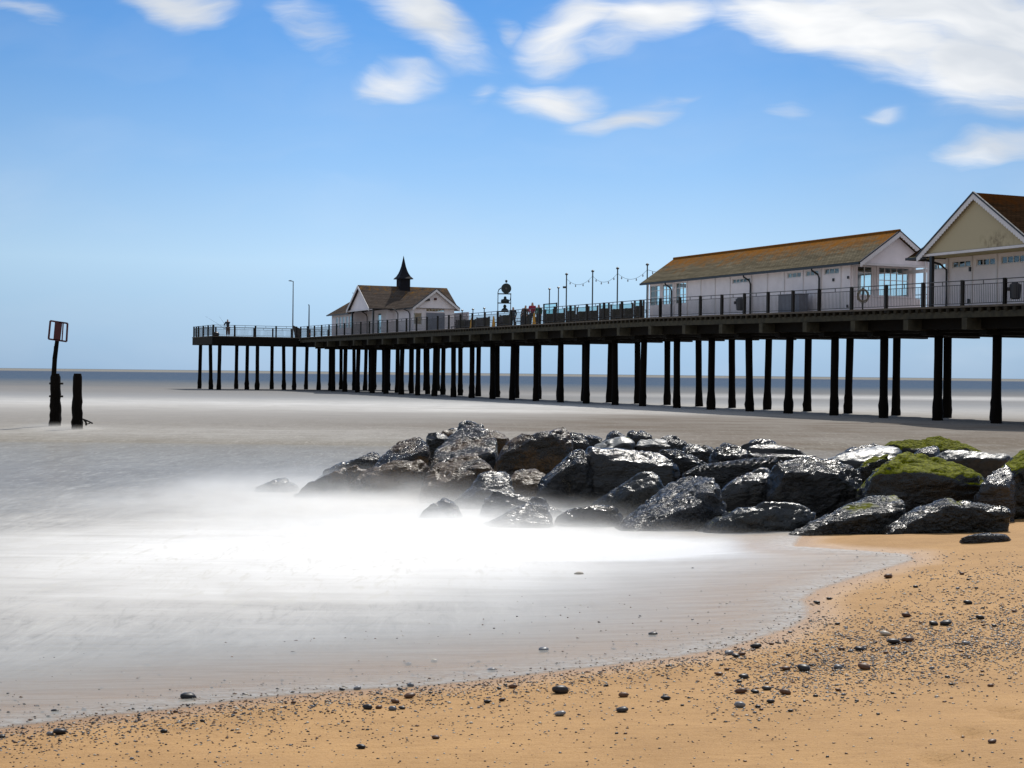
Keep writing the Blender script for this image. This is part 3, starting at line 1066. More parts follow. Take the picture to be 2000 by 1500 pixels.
roof_plane(r, P(S0, WR + .001, RZ2), P(S1, WR + .001, RZ2), P(S1, 5.8, E2), P(S0, 5.8, E2))
r.build('roof', M['roof_long'], B2)
MB().tube([P(S0 - .02, WR, RZ2 + .02), P(S1 + .02, WR, RZ2 + .02)], .07, 8).build('ridge_tiles', M['roof_long'], B2)
MB().pbox(S0 + .02, S1 - .02, .93, 1.04, E2 - .13, E2 - .02).build('gutter', M['black'], B2)
MB().pbox(S0 + .3, S1 - .1, 1.06, fw - .002, E2 - .1, E2 - .06).build('soffit', M['trim'], B2)
g = MB().prism([P(S0 + .3, 1.25, E2 - .02), P(S0 + .3, 5.55, E2 - .02), P(S0 + .3, WR, RZ2 - .2)], U_ * .08)
g.build('gable', M['white'], B2)
MB().pbox(S0 + .2, S0 + .36, 1.1, 5.7, E2 - .14, E2 - .03).build('tie_board', M['trim'], B2)
MB().pbox(S0 + .42, SW - .2, fw, 5.4, E2 - .09, E2 - .04).build('porch_ceiling', M['trim'], B2)
MB().pbox(S0 + .38, S0 + .5, 5.32, 5.42, 5.25, E2 - .15).build('porch_post', M['trim'], B2)
for wq in (1.0, 5.8):
    sbm = MB()
    scallop_board(sbm, P(S0 - .02, WR, RZ2 - .03), P(S0 - .02, wq, E2 - .03), .22, -U_ * .03, 16)
    sbm.build('barge_board', M['trim'], B2)
    sbm = MB()
    for a, c in ((P(S0 - .06, WR, RZ2 + .03), P(S0 - .06, wq, E2 + .03)),):
        sbm.hexa([a + Vector((0, 0, -.07)), c + Vector((0, 0, -.07)), c + U_ * .08 + Vector((0, 0, -.07)), a + U_ * .08 + Vector((0, 0, -.07)), a, c, c + U_ * .08, a + U_ * .08])
    sbm.build('verge', M['black'], B2)
for x in (1309.5, 1463.5, 1597.5):
    s = s_of(x, 1.3)
    MB().tube([P(s + .25, 1.0, E2 - .12), P(s + .22, 1.0, E2 - .22), P(s + .05, 1.25, E2 - .42), P(s, 1.3, E2 - .6), P(s, 1.3, zd(s))], .048, 8).build('downpipe', M['black'], B2)
MB().pbox(15.0, 15.12, fw - .06, fw - .002, 6.85, 7.0).build('wall_lamp', M['black'], B2)

# --- near pavilion with the cream gable
B1 = thing('near_pavilion', P(1, 3, zd(1)), 'big white pavilion with a stained cream gable and dark tiles at the right edge', 'building')
GZ, GE = 10.13, 7.67
b1w = []
w1 = 2.0
for (x0, x1, y0, y1, nx) in ((1820.5, 1844, 514.5, 527, 3), (1857, 1893, 509, 523, 3), (1904, 1941, 504.5, 519, 3), (1952, 1999, 498.5, 514.5, 4)):
    sa, sb = s_of(x1, w1), s_of(x0, w1)
    xm = (x0 + x1) / 2
    b1w.append((sa, sb, sz(xm, y1, w1)[1], sz(xm, y0, w1)[1], nx))
b1w += [(-3.2, -1.6, 7.15, 7.4, 3), (-5.6, -4.0, 7.15, 7.4, 3)]
wl = MB()
wall_holes(wl, -10, 8.6, w1, 4.95, 7.7, [q[:4] for q in b1w], .1)
wl.build('front_wall', M['white'], B1)
wl = MB()
wall_holes(wl, w1 + .1, 9.0, 8.5, 5.0, 7.7, [(2.5, 3.3, 7.1, 7.45)], .1, 's')
wl.build('side_wall', M['white'], B1)
wl = MB()
wall_holes(wl, -10, 8.5, 9.0, 5.0, 7.7, [(6.6, 8.2, 6.4, 7.5), (1.6, 5.2, 7.0, 7.5)], .1)
wl.build('rear_wall', M['white'], B1)
wl = MB()
wall_holes(wl, w1 + .1, 9.0, -10, 5.0, 7.7, [], .1, 's')
wl.build('side_wall', M['white'], B1)
for q in b1w:
    window(B1, *q[:4], w1, q[4], 1, bar=.05)
for x in (1806, 1849, 1896, 1945, 2003):
    s = s_of(x, w1)
    MB().pbox(s - .045, s + .045, w1 - .035, w1 - .003, 5.0, 7.6).build('batten', M['trim'], B1)
g = MB().prism([P(0.1, .52, GE - .0), P(7.1, .52, GE - .0), P(3.6, .52, GZ - .1)], N_ * .1)
g.build('gable', M['gable'], B1)
MB().pbox(-.1, 7.3, .44, .6, GE - .13, GE - .02).build('tie_board', M['trim'], B1)
MB().pbox(-10, 8.2, .62, w1 - .002, GE - .12, GE - .07).build('soffit', M['cream'], B1)
r = MB()
roof_plane(r, P(3.6, .35, GZ), P(3.6, 9.6, GZ), P(7.35, 9.6, GE - .1), P(7.35, .35, GE - .1))
roof_plane(r, P(3.6, .351, GZ), P(3.6, 9.6, GZ), P(-.15, 9.6, GE - .1), P(-.15, .35, GE - .1))
r.build('gable_roof', M['roof_near'], B1)
sk_ = MB()
zt = 8.36
A_, Bq, Cq, Eq, Fq = P(8.35, .62, 7.58), P(6.6, .62, 7.58), P(6.55, 2.1, zt + .45), P(8.35, 9.4, 7.58), P(6.55, 9.4, zt + .45)
A2 = P(7.45, 1.45, 8.42)
sk_.quad_uv([A_, A2, Cq, Bq], [(0, 1.6), (.8, .6), (1.8, 0), (1.8, 1.6)])
sk_.quad_uv([A_, Eq, P(7.45, 9.4, 8.42), A2], [(0, 1.4), (8, 1.4), (8, 0), (1, 0)])
sk_.quad_uv([A2, P(7.45, 9.4, 8.42), Fq, Cq], [(0, 1.4), (8, 1.4), (8, 0), (1, 0)])
sk_.quad_uv([A_, Bq, P(6.6, 9.4, 7.57), Eq], [(0, 3)] * 4)
sk_.build('skirt_roof', M['roof_near'], B1)
r = MB()
roof_plane(r, P(-10.5, 4.7, 10.0), P(-.5, 4.7, 10.0), P(-.5, .6, 7.6), P(-10.5, .6, 7.6))
roof_plane(r, P(-.5, 4.701, 10.0), P(-10.5, 4.701, 10.0), P(-10.5, 9.4, 7.6), P(-.5, 9.4, 7.6))
r.build('main_roof', M['roof_near'], B1)
MB().pbox(6.9, 8.42, .55, .64, 7.46, 7.57).pbox(8.35, 8.43, .65, 9.4, 7.46, 7.57).build('gutter', M['black'], B1)
for sq in (7.35, -.15):
    sbm = MB()
    scallop_board(sbm, P(3.6, .36, GZ - .02), P(sq, .36, GE - .12), .24, -N_ * .03, 26, .06)
    sbm.build('barge_board', M['trim'], B1)
    a, c = P(3.6, .3, GZ + .05), P(sq, .3, GE - .05)
    MB().hexa([a + Vector((0, 0, -.09)), c + Vector((0, 0, -.09)), c + N_ * .1 + Vector((0, 0, -.09)), a + N_ * .1 + Vector((0, 0, -.09)), a, c, c + N_ * .1, a + N_ * .1]).build('verge', M['black'], B1)
for x in (1817, 2020):
    s = s_of(x, .55)
    MB().pbox(s - .08, s + .08, .48, .64, zd(s) - .1, GE - .14).build('porch_post', M['black'], B1)
s = s_of(1845, 1.85)
MB().tube([P(s + .35, .75, 7.5), P(s + .3, 1.0, 7.42), P(s + .1, 1.6, 7.25), P(s, 1.88, 7.0), P(s, 1.88, zd(s))], .05, 8).build('downpipe', M['black'], B1)
for y, xx in ((526, 1894), (588, 1892), (542, 1656), (598, 1655)):
    if xx > 1700:
        s, z = sz(xx, y, w1)
        MB().pbox(s - .05, s + .05, w1 - .1, w1 - .04, z - .1, z + .1).build('wall_lamp', M['black'], B1)
    else:
        s, z = sz(xx, y, fw)
        MB().pbox(s - .04, s + .04, fw - .1, fw - .04, z - .07, z + .07).build('wall_lamp', M['black'], B2)
# lintel bridging the passage between the two pavilions
MB().pbox(9.0, SW + .3, 4.6, 4.75, 7.25, 7.42).build('passage_beam', M['trim'], B2)

# --- far pavilion with the spire
B3 = thing('spire_pavilion', P(87.8, 5.2, 5.46), 'small white cross-shaped pavilion with grey roofs and a black spire near the pier head', 'building')
ez, rz = 7.85, 10.12
sm, hw = 87.8, 3.3
r = MB()
wm0, wm1 = .7, 9.7
roof_plane(r, P(sm, wm0, rz), P(sm, wm1, rz), P(sm - hw, wm1, ez), P(sm - hw, wm0, ez))
roof_plane(r, P(sm, wm1, rz - .001), P(sm, wm0, rz - .001), P(sm + hw, wm0, ez), P(sm + hw, wm1, ez))
r.build('main_roof', M['roof_far'], B3)
r = MB()
gs, gw0, gw1, gwc, gz = 79.2, 2.94, 7.5, 5.2, 9.52
roof_plane(r, P(gs, gwc, gz), P(sm - .9, gwc, gz), P(sm - 2.4, gw0, ez - .05), P(gs, gw0, ez - .05))
roof_plane(r, P(sm - .9, gwc + .001, gz), P(gs, gwc + .001, gz), P(gs, gw1, ez - .05), P(sm - 2.4, gw1, ez - .05))
r.build('wing_roof', M['roof_far'], B3)
r = MB()
hz = 8.98
roof_plane(r, P(sm + 2, 2.8, hz), P(96.0, 2.8, hz), P(97.9, .9, ez - .25), P(sm + 2, .9, ez - .25))
roof_plane(r, P(96.0, 2.8, hz), P(96.0, 2.81, hz), P(97.9, 4.7, ez - .25), P(97.9, .9, ez - .25))
roof_plane(r, P(96.0, 2.801, hz), P(sm + 2, 2.801, hz), P(sm + 2, 4.7, ez - .25), P(97.9, 4.7, ez - .25))
r.build('hip_roof', M['roof_far'], B3)
MB().prism([P(sm - hw + .25, wm0 + .25, ez - .03), P(sm + hw - .25, wm0 + .25, ez - .03), P(sm, wm0 + .25, rz - .2)], N_ * .1).build('gable', M['white'], B3)
MB().pbox(sm - hw, sm + hw, wm0 + .1, wm0 + .3, ez - .16, ez - .05).build('tie_board', M['trim'], B3)
for sq in (-1, 1):
    sbm = MB()
    scallop_board(sbm, P(sm, wm0 - .02, rz - .02), P(sm + sq * hw, wm0 - .02, ez - .02), .26, -N_ * .03, 8, .02)
    sbm.build('barge_board', M['trim'], B3)
    sbm = MB()
    scallop_board(sbm, P(gs - .02, gwc, gz - .02), P(gs - .02, gw0 if sq < 0 else gw1, ez - .07), .26, -U_ * .03, 8, .02)
    sbm.build('barge_board', M['trim'], B3)
    a, c = P(gs - .07, gwc, gz + .05), P(gs - .07, gw0 if sq < 0 else gw1, ez)
    MB().hexa([a + Vector((0, 0, -.09)), c + Vector((0, 0, -.09)), c + U_ * .1 + Vector((0, 0, -.09)), a + U_ * .1 + Vector((0, 0, -.09)), a, c, c + U_ * .1, a + U_ * .1]).build('verge', M['black'], B3)
MB().prism([P(gs + .3, gw0 + .25, ez - .07), P(gs + .3, gw1 - .25, ez - .07), P(gs + .3, gwc, gz - .22)], U_ * .1).build('gable', M['white'], B3)
# walls
holes = []
for x0, x1 in ((738, 754), (761, 765)):
    holes.append((s_of(x1, 2.6), s_of(x0, 2.6), 6.0, 7.5))
wl = MB()
sd0 = sm - hw + .5
wall_holes(wl, sd0, sm + hw - .3, 2.6, 5.4, ez - .06, [(sd0 + 1.6, sd0 + 2.5, 5.6, 7.5)], .1)
wl.build('side_wall', M['white'], B3)
window(B3, sd0 + 1.6, sd0 + 2.5, 5.6, 7.5, 2.6, 2, 3)
wl = MB()
hw_ = [(sm + hw - .2 + .5 + k * 1.05, sm + hw - .2 + 1.1 + k * 1.05, 6.2, 7.35) for k in range(5)]
wall_holes(wl, sm + hw - .28, 97.5, 1.3, 5.4, ez - .3, hw_, .1)
wl.pbox(sm + hw - .3, sm + hw - .2, 1.41, 2.7, 5.4, ez - .1)
wl.build('side_wall', M['white'], B3)
for q in hw_:
    window(B3, q[0], q[1], q[2], q[3], 1.3, 2, 2)
wl = MB()
wz0 = [w_of(x, gs + .6) for x in (807, 823, 831, 867)]
zz0 = [wz(830, y, gs + .6)[1] for y in (634, 611.5, 608, 603)]
holes = [(wz0[0], wz0[1], zz0[0], zz0[1]), (wz0[2], wz0[3], zz0[2] - .02, zz0[3] + .02)]
wall_holes(wl, gw0 + .35, gw1 - .3, gs + .6, 5.4, ez - .1, holes, .1, 's')
wl.build('landward_wall', M['white'], B3)
window(B3, wz0[0], wz0[1], zz0[0], zz0[1], gs + .6, 1, 1, 's', bar=.04)
window(B3, wz0[2], wz0[3], zz0[2] - .02, zz0[3] + .02, gs + .6, 6, 1, 's', bar=.04)
MB().pbox(gs + .53, gs + .57, wz0[2], wz0[3], 5.55, zz0[2] - .12).build('shutter', M['grey'], B3)
wl = MB()
wall_holes(wl, gs + .7, sm - hw + .5, gw0 + .35, 5.4, ez - .1, [], .1)
wl.build('side_wall', M['white'], B3)
MB().pbox(sm - hw + .5, sm - hw + .6, 2.7, 9.3, 5.4, ez - .1).build('landward_wall', M['white'], B3)
MB().pbox(gs + .7, 97.4, 8.6, 8.7, 5.4, ez - .3).build('rear_wall', M['white'], B3)
for x in (687, 728):
    s = s_of(x, .95)
    MB().pbox(s - .07, s + .07, .88, 1.02, 5.4, ez - .17).build('porch_post', M['black'], B3)
for x, wq, ww_ in ((776, 2.4, 2.0), (799, 3.2, 2.6), (716, 2.4, 2.0)):
    s = s_of(x, wq)
    MB().tube([P(s + .4, ww_, ez - .1), P(s + .1, wq - .1, ez - .35), P(s, wq, ez - .6), P(s, wq, 5.46)], .05, 6).build('downpipe', M['black'], B3)
MB().pbox(sm - hw, sm - hw + .08, wm0, gw0, ez - .1, ez - .01).build('gutter', M['black'], B3)
MB().pbox(gs + .05, sm - 2.6, gw0 - .06, gw0 + .02, ez - .16, ez - .06).build('gutter', M['black'], B3)
MB().pbox(sm + hw + .05, 97.9, .84, .94, ez - .36, ez - .26).build('gutter', M['black'], B3)
c = P(sm - .1, 5.2, 0)
tz = 5.46
st_ = MB()
ang = math.atan2(UY, UX)
for kk in range(1):
    st_.pbox(sm - .62, sm + .42, 4.7, 5.7, rz - .9, 10.86)
st_.build('spire_base', M['lead'], B3)
sp_ = MB()
cc0 = P(sm - .1, 5.2, 10.86)
prof = [(.86, -.06), (.86, 0), (.62, .22), (.45, .5), (.32, .8), (.2, 1.2), (.1, 1.7), (.03, 2.05), (.004, 2.2)]
vs, fs = [], []
for (rr, hh) in prof:
    q = rr * .85
    vs += [cc0 + U_ * a * q + N_ * bb * q + Vector((0, 0, hh)) for a, bb in ((-1, -1), (-1, 1), (1, 1), (1, -1))]
for k in range(len(prof) - 1):
    for i in range(4):
        fs.append((k * 4 + i, k * 4 + (i + 1) % 4, (k + 1) * 4 + (i + 1) % 4, (k + 1) * 4 + i))
fs.append((3, 2, 1, 0))
fs.append(tuple(range(len(prof) * 4 - 4, len(prof) * 4)))
sp_.add(vs, fs)
sp_.build('spire', M['lead'], B3)
for x, y in ((830, 586), (835.5, 585.5), (849, 584)):
    q, z = wz(x, y, gs + .2)
    MB().pbox(gs + .1, gs + .26, q - .1, q + .1, z - .1, z + .1).build('floodlight' if x < 840 else 'wall_box', M['black'] if x < 840 else M['red'], B3)
# tv aerial
q = P(94.6, 2.8, hz)
ae = thing('television_aerial', q, 'small spindly aerial on the far ridge left of the gabled roof', 'aerial')
MB().cyl(q, q + Vector((0, 0, .75)), .02, n=5).build('mast', M['rail'], ae)
an = MB().cyl(q + Vector((-.32, 0, .75)), q + Vector((.32, 0, .62)), .014, n=4)
for k in range(6):
    pz = q + Vector((-.3 + .12 * k, 0, .745 - .025 * k))
    an.cyl(pz - Vector((.02, .28, -.02)), pz + Vector((.02, .28, -.02)), .009, n=4)
    an.cyl(pz - Vector((0, 0, .08)), pz + Vector((0, 0, .09)), .009, n=4)
an.build('antenna', M['rail'], ae)

# ------------------------------------------------------------------ poles, lamps and the light string
def deck_at(x, wq):
    s = s_of(x, wq)
    return P(s, wq, zd(s)), FP / (PY + UY * s - UX * wq)


def ztop(x, y, wq):
    return sz(x, y, wq)[1]


wpol = 7.2
pole_pts = []
names = ['nearest the spire pavilion, with a box on its side', 'second from the left', 'third from the left', 'tallest, standing beside the long pavilion roof']
for (x, y, lb) in zip((1104.5, 1155.5, 1204, 1262), (534, 528, 522.5, 515), names):
    q, pm = deck_at(x, wpol)
    zt_ = ztop(x, y, wpol)
    o = thing('light_pole', q, 'slim pole holding the bulb string, ' + lb, 'pole', 'poles of the light string')
    MB().cyl(q, Vector((q.x, q.y, zt_ - .12)), .055, .045, n=8).build('shaft', M['pole'], o)
    MB().lathe((q.x, q.y, zt_ - .14), [(.05, 0), (.11, .03), (.12, .1), (.06, .15), (.02, .18)], 8).build('cap', M['black'], o)
    if x < 1110:
        MB().box(q.x - .28, q.x - .05, q.y - .06, q.y + .06, zt_ - 1.15, zt_ - 1.0).build('box', M['black'], o)
    pole_pts.append(Vector((q.x, q.y, zt_ - .42)))
pole_pts.append(P(s_of(1262, wpol) - 5.2, wpol, 9.3))
for k in range(4):
    a, c = pole_pts[k], pole_pts[k + 1]
    txt = ['in the gap between the first and second poles', 'between the second and third poles', 'between the third pole and the tallest one', 'running from the tallest pole behind the long roof'][k]
    o = thing('light_string', a, 'sagging string of bulbs ' + txt, 'string lights', 'string lights over the deck')
    pts = []
    for i in range(15):
        tt = i / 14
        p_ = a.lerp(c, tt)
        p_.z -= (.55 if k < 3 else .3) * 4 * tt * (1 - tt)
        pts.append(p_)
    MB().tube(pts, .012, 4).build('cable', M['pole'], o)
    for i in (2, 5, 9, 12):
        MB().lathe(pts[i] - Vector((0, 0, .2)), [(.01, 0), (.045, .04), (.045, .1), (.02, .17), (.015, .2)], 6).build('bulb', M['bulb'], o)
for (x, y, wq, lb) in ((1071.5, 563, 6.6, 'left short capped pole of the two by the glass shelter'), (1089, 560.5, 6.6, 'right short capped pole of the two by the glass shelter'),
                       (901.5, 605, 6.5, 'leftmost of three low posts right of the spire pavilion'), (922.5, 603, 6.5, 'middle one of three low posts right of the spire pavilion'), (944.5, 601, 6.5, 'rightmost of three low posts right of the spire pavilion')):
    q, pm = deck_at(x, wq)
    zt_ = ztop(x, y, wq)
    o = thing('deck_pole', q, lb, 'pole', 'short capped poles on the deck')
    MB().cyl(q, Vector((q.x, q.y, zt_ - .1)), .05, .04, n=8).build('shaft', M['pole'], o)
    MB().lathe((q.x, q.y, zt_ - .12), [(.05, 0), (.1, .03), (.11, .09), (.05, .13), (.02, .15)], 8).build('cap', M['black'], o)
# lamp and mast near the head
q = P(106.5, .8, 5.46)
k_ = (571 - 1000) / FP
s = (PX + UY * .8 - k_ * (PY - UX * .8)) / (k_ * UY - UX)
q = P(s, .8, 5.46)
o = thing('lamp_post', q, 'tall thin lamp post with a short arm rising from the pier head', 'lamp post')
zt_ = ztop(571, 549, .8)
MB().cyl(q, Vector((q.x, q.y, zt_)), .07, .045, n=8).build('column', M['rail'], o)
MB().tube([Vector((q.x, q.y, zt_ - .05)), Vector((q.x - .15, q.y, zt_ + .0)), Vector((q.x - .32, q.y, zt_ + .03)), Vector((q.x - .5, q.y, zt_ + .02))], [.03, .05, .07, .03], 6).build('lamp_head', M['black'], o)
q, pm = deck_at(602.5, 1.2)
o = thing('signal_mast', q, 'dark mast half the height of the lamp post, beside it on the deck', 'mast')
zt_ = ztop(602.5, 597, 1.2)
MB().cyl(q, Vector((q.x, q.y, zt_)), .075, .05, n=8).build('shaft', M['post'], o)
MB().box(q.x - .02, q.x + .2, q.y - .03, q.y + .03, 5.75, 5.95).build('sign_plate', M['orange'], o)
MB().cyl(Vector((q.x, q.y, zt_)), Vector((q.x - .06, q.y, zt_ + .12)), .06, n=6).build('mast_head', M['black'], o)

# ------------------------------------------------------------------ benches with wind screens along the middle of the deck
def bench(x0, x1, wq, label, glass=True, hh=1.15, mt='darkwood', gh=.42):
    sa, sb = s_of(x1, wq), s_of(x0, wq)
    c = P((sa + sb) / 2, wq, zd((sa + sb) / 2))
    o = thing('windbreak_bench', c, label, 'bench', 'benches with wind screens on the deck')
    z0 = c.z
    bb = MB()
    n = 6
    for k in range(n):
        za = z0 + .12 + (hh - .12) * k / n
        bb.pbox(sa + .05, sb - .05, wq - .02, wq + .02, za, za + (hh - .12) / n - .004)
    bb.build('backrest', M[mt], o)
    MB().pbox(sa + .05, sb - .05, wq - .5, wq - .021, z0 + .42, z0 + .47).build('seat', M[mt], o)
    for s in (sa + .06, sb - .06):
        MB().pbox(s - .05, s + .05, wq - .05, wq + .05, z0 - .03, z0 + hh + (gh if glass else .05)).build('post', M['darkwood'], o)
        MB().pbox(s - .03, s + .03, wq - .45, wq - .4, z0, z0 + .419).build('leg', M['post'], o)
    MB().pbox(sa + .03, sa + .07, wq - .55, wq - .051, z0 + .02, z0 + hh * .97).build('end_panel', M['beam'], o)
    if glass:
        MB().pbox(sa + .13, sb - .13, wq - .006, wq + .006, z0 + hh + .01, z0 + hh + gh - .03).build('glass_screen', M['screen'], o)
    return o


xb = [1258, 1236, 1212, 1190, 1168, 1146, 1124, 1103, 1082, 1062]
places = ['beside the long pavilion end wall', 'second from the long pavilion', 'third from the long pavilion', 'fourth from the long pavilion', 'fifth from the long pavilion', 'sixth from the long pavilion',
          'seventh from the long pavilion, by the boxed pole', 'eighth from the long pavilion, by the short pole', 'ninth from the long pavilion, under the glass shelter']
for k in range(9):
    bench(xb[k + 1] + 1.5, xb[k] - 1.5, 3.5, 'dark timber bench with glass wind screen, ' + places[k], glass=True, hh=.95 if k % 3 else 1.05, gh=.34, mt='darkwood')
bench(1016, 1036, 3.2, 'dark bench without glass left of the person in red', glass=False, hh=1.0)
bench(975, 995, 2.6, 'dark timber bench at the foot of the round metal sculpture', glass=False, hh=1.0)
bench(930, 955, 4.6, 'pale brown bench left of the second yellow cone', glass=False, hh=1.12)
bench(908, 928, 4.6, 'dark bench behind the first yellow cone', glass=False, hh=1.0)
bench(890, 906, 4.2, 'dark bench nearest the spire pavilion gable', glass=False, hh=1.0)
# glass shelter frame
q, pm = deck_at(1072, 5.2)
o = thing('glass_shelter', q, 'small framed glass screen standing above the benches beside the short poles', 'shelter')
sa, sb = s_of(1086, 5.2), s_of(1060.5, 5.2)
zt_ = ztop(1062, 593.5, 5.2)
MB().pbox(sb - .08, sb, 5.15, 5.25, q.z, zt_).build('post', M['post'], o)
MB().pbox(sa, sa + .06, 5.15, 5.25, q.z, zt_ + .02).build('post', M['post'], o)
MB().pbox(sa + .06, sb - .08, 5.16, 5.24, zt_ - .07, zt_).build('top_rail', M['post'], o)
MB().pbox(sa + .06, sb - .08, 5.19, 5.2, q.z + .2, zt_ - .08).build('glass_screen', M['screen'], o)

# yellow cones
for x, lb in ((920, 'yellow caution cone leftmost of three on the deck'), (963, 'yellow caution cone below the round metal sculpture'), (1042, 'yellow caution cone at the feet of the person in red')):
    q, pm = deck_at(x, .8)
    o = thing('caution_cone', q, lb, 'cone', 'yellow cones on the pier deck')
    MB().lathe(q, [(.17, 0), (.17, .03), (.14, .04), (.05, .8), (.04, .82)], 6).build('cone', M['yellow'], o)

# litter bins, notice panel, coil
for x, y, lb in ((1444, 599, 'round dark litter bin hung on the railing before the long white wall'), (1981, 574, 'round dark litter bin on the railing under the cream gable')):
    q, pm = deck_at(x, .42)
    q = q + Vector((0, 0, .22))
    o = thing('litter_bin', q, lb, 'bin', 'litter bins on the railing')
    MB().lathe(q, [(.15, 0), (.21, .04), (.25, .5), (.25, .62), (.2, .64)], 14).build('drum', M['bin'], o, smooth=False)
    MB().cyl(q + Vector((-.02, 0, .62)), q + Vector((-.02, 0, .72)), .19, .12, n=12).build('lid', M['bin'], o)
    MB().box(q.x - .34, q.x - .22, q.y - .05, q.y + .05, q.z + .35, q.z + .5).build('bracket', M['black'], o)
sa, sb = s_of(1562, .55), s_of(1521.5, .55)
q = P((sa + sb) / 2, .55, zd((sa + sb) / 2))
o = thing('storage_box', q, 'grey flat-topped deck box between railing and white wall', 'box')
MB().pbox(sa, sb, .45, 1.0, lambda s: zd(s) + .02, lambda s: zd(s) + .93).build('body', M['grey'], o)
MB().pbox(sa - .03, sb + .03, .42, 1.03, lambda s: zd(s) + .935, lambda s: zd(s) + .98).build('lid', M['grey'], o)
q, pm = deck_at(1684, .5)
o = thing('lifebuoy_stand', q, 'pale lifebuoy and tangled rope hung on a post in front of the glazed end', 'lifebuoy')
pts = []
rr = random.Random(8)
ring = [q + Vector((.26 * math.cos(a), .0, .72 + .28 * math.sin(a))) for a in [2 * math.pi * i / 16 for i in range(17)]]
MB().tube(ring, .038, 8).build('ring', M['rope'], o)
pts = [q + Vector((.3 * math.cos(i * .9) * rr.uniform(.7, 1.1), .06 * math.sin(i * 2.1), .68 + .33 * math.sin(i * .9) * rr.uniform(.7, 1.2))) for i in range(40)]
MB().tube(pts, .013, 5).build('rope', M['rope'], o)
MB().cyl(q + Vector((0, .09, 0)), q + Vector((0, .09, 1.1)), .04, n=6).build('post', M['post'], o)

# round metal sculpture on its frame
q, pm = deck_at(984, 3.9)
o = thing('metal_sculpture', q, 'dark metal contraption with a round disc and a ball on an open frame', 'sculpture')
Z0 = q.z
def zy(y): return ztop(984, y, 3.9)
def sx(x): return (x - 984) / pm
H_ = Vector((1, 0, 0))
fr = MB()
for yy in (-.25, .25):
    for x in (971, 996):
        top = zy(574) if x > 980 else zy(571)
        fr.cyl(q + Vector((sx(x), yy, 0)), Vector((q.x + sx(x), q.y + yy, top)), .03, n=6)
    fr.tube([Vector((q.x + sx(971), q.y + yy, zy(571))), Vector((q.x + sx(972.5), q.y + yy, zy(566))), Vector((q.x + sx(977), q.y + yy, zy(562.5)))], .03, 6)
for yl in (574, 592, 609):
    fr.box(q.x + sx(970), q.x + sx(997), q.y - .28, q.y + .28, zy(yl) - .03, zy(yl) + .03)
fr.build('frame', M['copper'], o)
dk = MB()
cz = Vector((q.x + sx(987), q.y, zy(563.5)))
dk.cyl(cz - Vector((0, .14, 0)), cz + Vector((0, .14, 0)), .40, n=28)
dk.build('disc', M['copper'], o)
MB().cyl(cz - Vector((0, .17, 0)), cz - Vector((0, .141, 0)), .08, n=12).build('hub', M['rail'], o)
bl = MB()
bl.lathe(Vector((q.x + sx(987), q.y, zy(549) - .1)), [(.02, -.06), (.03, -.02), (.08, .02), (.1, .09), (.08, .16), (.02, .2)], 10)
bl.build('ball', M['copper'], o, smooth=True)
fg = MB()
fx = q.x + sx(985)
fg.lathe(Vector((fx, q.y, zy(592) + .03)), [(.3, 0), (.34, .1), (.3, .25), (.12, .3), (.1, .45), (.05, .5)], 10)
fg.tube([Vector((fx + .25, q.y, zy(588))), Vector((fx + .4, q.y, zy(586))), Vector((fx + .44, q.y, zy(581)))], .04, 6)
fg.build('cistern', M['copper'], o)
fg = MB()
fg.lathe(Vector((fx - .02, q.y, zy(609) + .03)), [(.28, 0), (.3, .08), (.22, .2), (.1, .28), (.14, .4), (.1, .5), (.03, .55)], 9)
fg.build('figure', M['copper'], o)
MB().box(q.x + sx(972), q.x + sx(988), q.y - .24, q.y + .24, Z0, Z0 + 1.0).build('pedestal', M['beam'], o)


